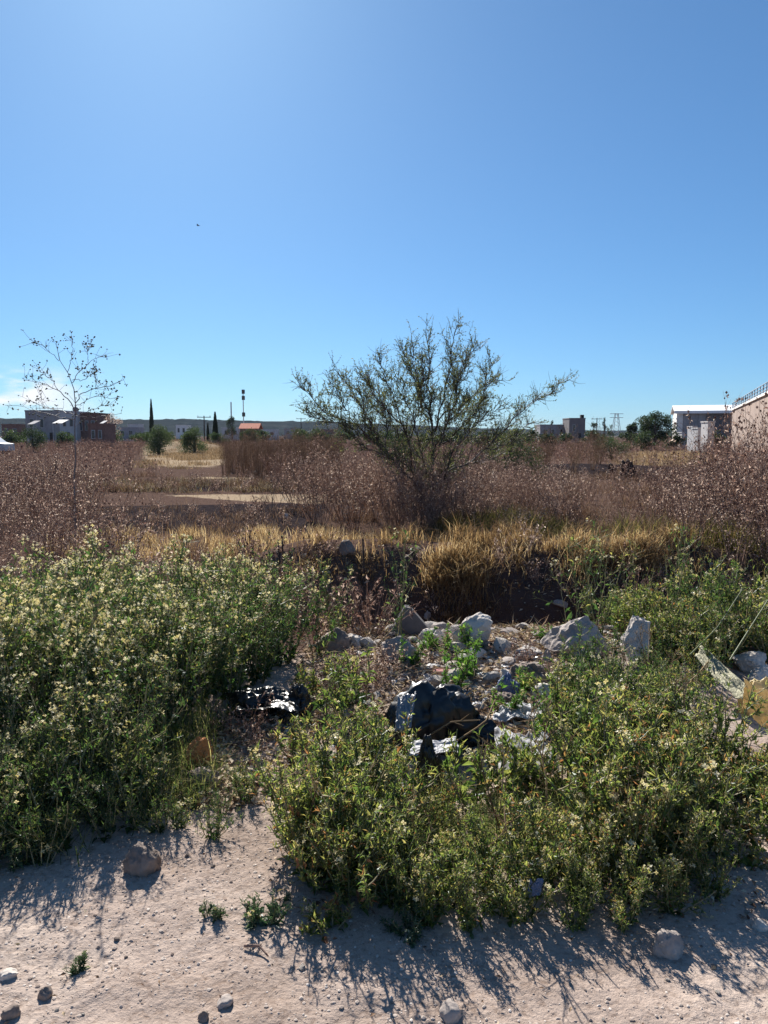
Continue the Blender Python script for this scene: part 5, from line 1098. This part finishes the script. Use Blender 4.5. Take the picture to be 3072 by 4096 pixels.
def lump(name, label, cat, px, py, wpx, hpx, mat, seed, depth=.7, rz=0., tilt=0., folds=.3, dz=0., group=None):
    c = gp(px, py); w = wpx / F_PX * c[1] / 2; h = hpx / F_PX * c[1]; o = link(name, crumpled(name, seed, (w * 1.1, w * depth, h * .85), mat, folds=folds), None, (c[0], c[1] + w * depth * .5, gh(c[0], c[1]) + dz)); o.rotation_euler = (0, tilt, rz); return tag(o, label, cat, group)
lump('rubbish_bag', 'torn black plastic bag bulging above the front bush', 'bag', 438, 754, 96, 74, 'black_plastic', 11, .7, .3, folds=.25)
lump('rubbish_bag', 'limp black plastic bag sagging left of the bulging one', 'bag', 402, 758, 46, 46, 'black_plastic', 12, .7, .8)
lump('rubbish_bag', 'black plastic scrap hanging down into the front bush', 'bag', 428, 796, 34, 66, 'black_plastic', 13, .5, .1)
lump('rubbish_bag', 'black plastic bag above the spotted cloth', 'bag', 482, 750, 56, 30, 'black_plastic', 17, .7, -.4)
lump('rubbish_bag', 'flat black plastic bag lying at the edge of the left thicket', 'bag', 262, 716, 80, 30, 'black_plastic', 14, .6, -.1)
lump('rubbish_bag', 'shiny grey-black bag end right of the flat bag', 'bag', 297, 716, 32, 34, 'black_plastic', 15, .8, .5)
lump('rubbish_bag', 'orange plastic bag at the right edge of the field', 'bag', 766, 552, 14, 20, 'orange_bag', 16, .8)
lump('blue_rag', 'crumpled blue-grey rag on the rubble', 'rag', 508, 696, 24, 22, 'blue_cloth', 18, .8)
lump('brown_clod', 'dark brown clod of dead roots behind the blue rag', 'clod', 530, 686, 44, 26, 'dark_clod' if 'dark_clod' in M else 'brown_stone', 19, .8)
lump('brown_clod', 'dark brown clod of dead roots below the blue rag', 'clod', 512, 706, 34, 14, 'brown_stone', 20, .8)
lump('yellow_sack', 'bulging yellow plastic sack at the right edge', 'sack', 765, 716, 44, 40, 'yellow_sack', 21, .8, .2, folds=.22)
lump('paper_scrap', 'crumpled white paper scrap in the middle of the front bush', 'litter', 372, 882, 18, 14, 'white_plastic', 22, .7, dz=.10)
lump('paper_scrap', 'white litter scrap on the dark bank above the slab', 'litter', 428, 590, 7, 9, 'white_plastic', 23, .7)
lump('paper_scrap', 'tiny white litter scrap on the burnt soil', 'litter', 285.5, 518, 6, 5, 'white_plastic', 24, .7)
lump('paper_scrap', 'pale litter scrap in the golden grass', 'litter', 379, 548, 9, 5, 'olive_sack', 25, .7, dz=.05)
lump('paper_scrap', 'white litter scrap at the left end of the flat black bag', 'litter', 227, 706, 9, 8, 'white_plastic', 26, .7)
def sheet(name, label, cat, pts, mat, seed, n=34, amp=.05, dz=.03, th=.004):
    """crumpled sheet spanned between four world points (x, y, z above the ground)"""
    rg = rngs(seed); u, v = np.meshgrid(np.linspace(0, 1, n), np.linspace(0, 1, n)); A, B, C, D = [np.array(p, float) for p in pts]
    uu = u + .05 * fbm(u * 4, v * 4, 2, seed); vv = v + .06 * fbm(u * 5 + 9, v * 5, 2, seed + 1)
    P = A * ((1 - uu) * (1 - vv))[..., None] + B * (uu * (1 - vv))[..., None] + C * (uu * vv)[..., None] + D * ((1 - uu) * vv)[..., None]
    P[..., 2] += ground_h(P[..., 0], P[..., 1]) + dz + amp * (1.4 * fbm(u * 3, v * 3, 2, seed + 2) - np.abs(fbm(u * 7 + v * 3, v * 2, 2, seed + 3)) * 1.5 + (.15 if mat == 'black_plastic' else .4) * fbm(u * 14, v * 14, 2, seed + 4)); P[..., 1] += amp * fbm(u * 6, v * 6, 2, seed + 5)
    c = P.reshape(-1, 3).mean(0); V = P.reshape(-1, 3) - c; i = (np.arange(n - 1)[:, None] * n + np.arange(n - 1)[None]).ravel(); T = np.concatenate([np.stack([i, i + 1, i + n + 1], 1), np.stack([i, i + n + 1, i + n], 1)])
    o = link(name, mesh_from(name, (V, T, np.full(len(V), .5)), M[mat], True), None, c); m = o.modifiers.new('thickness', 'SOLIDIFY'); m.thickness = th; return tag(o, label, cat)
def wp(px, py, z): p = gp(px, py, z); return (p[0], p[1], z)
def wy(px, py, Y): p = at(px, py, Y); return (p[0], p[1], p[2] - gh(p[0], p[1]))
sheet('spotted_cloth', 'white cloth with dark spots lying below the black bags', 'cloth', [wy(499, 780, 3.38), wy(560, 784, 3.38), wy(548, 742, 3.68), wy(494, 736, 3.70)], 'spotted_cloth', 31, amp=.05, dz=.06)
sheet('black_plastic_sheet', 'thin black plastic lying on the flat bag by the left thicket', 'plastic', [wy(236, 716, 4.1), wy(298, 716, 4.1), wy(300, 698, 4.35), wy(242, 698, 4.4)], 'black_plastic', 40, n=44, amp=.06, dz=.03)
sheet('plastic_and_sheen_sheet', 'white plastic strip at the foot of the bulging black bag', 'plastic', [wy(407, 757, 3.46), wy(460, 750, 3.46), wy(456, 737, 3.56), wy(411, 740, 3.56)], 'white_plastic', 32, amp=.015, dz=0)
sheet('plastic_and_sheen_sheet', 'grey-white sheet painted as the sheen on the left side of the bulging bag', 'plastic', [wy(395, 730, 3.58), wy(411, 728, 3.56), wy(416, 690, 3.72), wy(398, 694, 3.72)], 'grey_scrap_and_sheen', 33, amp=.03, dz=0)  # grey sheet added as the sheen on the bag's left side
sheet('pale_rag', 'pale rag below the dark clods', 'rag', [wp(492, 722, .03), wp(545, 722, .02), wp(545, 704, .02), wp(500, 706, .04)], 'white_plastic', 34, amp=.05)
sheet('olive_sacking', 'pale olive sacking strip slanting down to the yellow sack', 'sacking', [wy(694, 655, 4.7), wy(704, 645, 4.8), wy(752, 690, 4.3), wy(738, 700, 4.2)], 'olive_sack', 35, amp=.04, dz=0)
sheet('yellow_sheet', 'yellow sheet edge against the yellow sack', 'sheet', [wp(742, 712, .10), wp(768, 735, .02), wp(775, 700, .2), wp(745, 686, .3)], 'yellow_sack', 36, amp=.04)
sheet('candy_wrapper', 'blue and white wrapper caught low in the front bush', 'litter', [wp(527, 905, .06), wp(541, 903, .06), wp(543, 886, .12), wp(529, 888, .12)], 'blue_cloth', 37, n=12, amp=.02, th=.001)
sheet('paper_scrap', 'white scrap under the left end of the spotted cloth', 'litter', [wp(395, 800, .05), wp(412, 802, .05), wp(410, 790, .1), wp(398, 790, .1)], 'white_plastic', 38, n=12, amp=.03, th=.001)
rgs = rngs(99)
for k in range(18):
    px, py = rgs.uniform(370, 560), rgs.uniform(650, 730); c = gp(px, py); sz = rgs.uniform(.03, .075)
    o = link('plastic_scrap', crumpled('plastic_scrap', 800 + k, (sz, sz * .8, sz * .45), ('white_plastic', 'white_plastic', 'grey_scrap_and_sheen')[k % 3], sub=3, folds=.4), None, (c[0], c[1], gh(c[0], c[1]) + .005)); o.rotation_euler.z = rgs.uniform(0, 6)
    tag(o, 'small crumpled white or grey plastic scrap strewn on the rubble heap', 'litter', 'plastic scraps on the rubble')
# sticks
def stick(label, p0, p1, z0, z1, r, seed, name='stick', mat='dry_stem'):
    rg = rngs(seed); a = gp(*p0, z0); b = gp(*p1, z1); P = polyline([a, (a + b) / 2 + rg.normal(0, .02, 3), b], 7); o = thing(name, label, 'stick', a); g = G(); g.tubes((P - a)[None], np.linspace(r, r * .6, 7)[None], 5); part(o, 'main_stem', g, M[mat], True)
    g = G(); q, t, _ = along(rg, (P - a)[None], 3, .3, .9); B = grow_curves(rg, q, unit(t + rdir(rg, 3) * .7), rg.uniform(.2, .4, 3) * np.linalg.norm(b - a) * .5, 4, 0, .1); g.tubes(B, taper(3, 4, r * .5, r * .25), 4); part(o, 'side_twigs', g, M[mat], True)
stick('dark twig lying on the dirt left of the front bush', (244, 946), (268, 956), .01, .01, .005, 1)
stick('pale dead stalk leaning across the slab', (372, 648), (393, 628), .02, .10, .006, 2, mat='straw')
stick('long pale stalk arching above the black bags', (455, 742), (495, 700), .15, .22, .005, 3, mat='straw')
stick('pale stick leaning on the bulging black bag', (430, 735), (480, 720), .12, .25, .005, 4, mat='straw')
stick('curved dead stalk in the shade at the right edge', (690, 720), (735, 705), .05, .15, .006, 5, mat='straw')
stick('long dead stalk slanting up at the right edge', (690, 655), (742, 590), .25, .55, .006, 6, mat='radish_stem')
stick('second dead stalk slanting up at the right edge', (730, 660), (768, 600), .25, .55, .006, 7, mat='radish_stem')
stick('dead twig lying on the brown bank left of the slab', (330, 610), (362, 585), .05, .05, .007, 8)

# ------------------------------------------------------------------ air
def haze():
    g = G(); g.box(-4300, 4300, -420, 4500, -3.0, 75.0); m = new_mat('haze_air'); nt = m.node_tree; v = nt.nodes.new('ShaderNodeVolumePrincipled'); v.inputs['Color'].default_value = (.66, .80, 1.0, 1); v.inputs['Density'].default_value = .00006; v.inputs['Anisotropy'].default_value = .0
    out = nt.nodes.new('ShaderNodeOutputMaterial'); nt.links.new(v.outputs[0], out.inputs['Volume']); tag(link('haze', mesh_from('haze', g.arrays(), m)), kind='stuff')
haze()
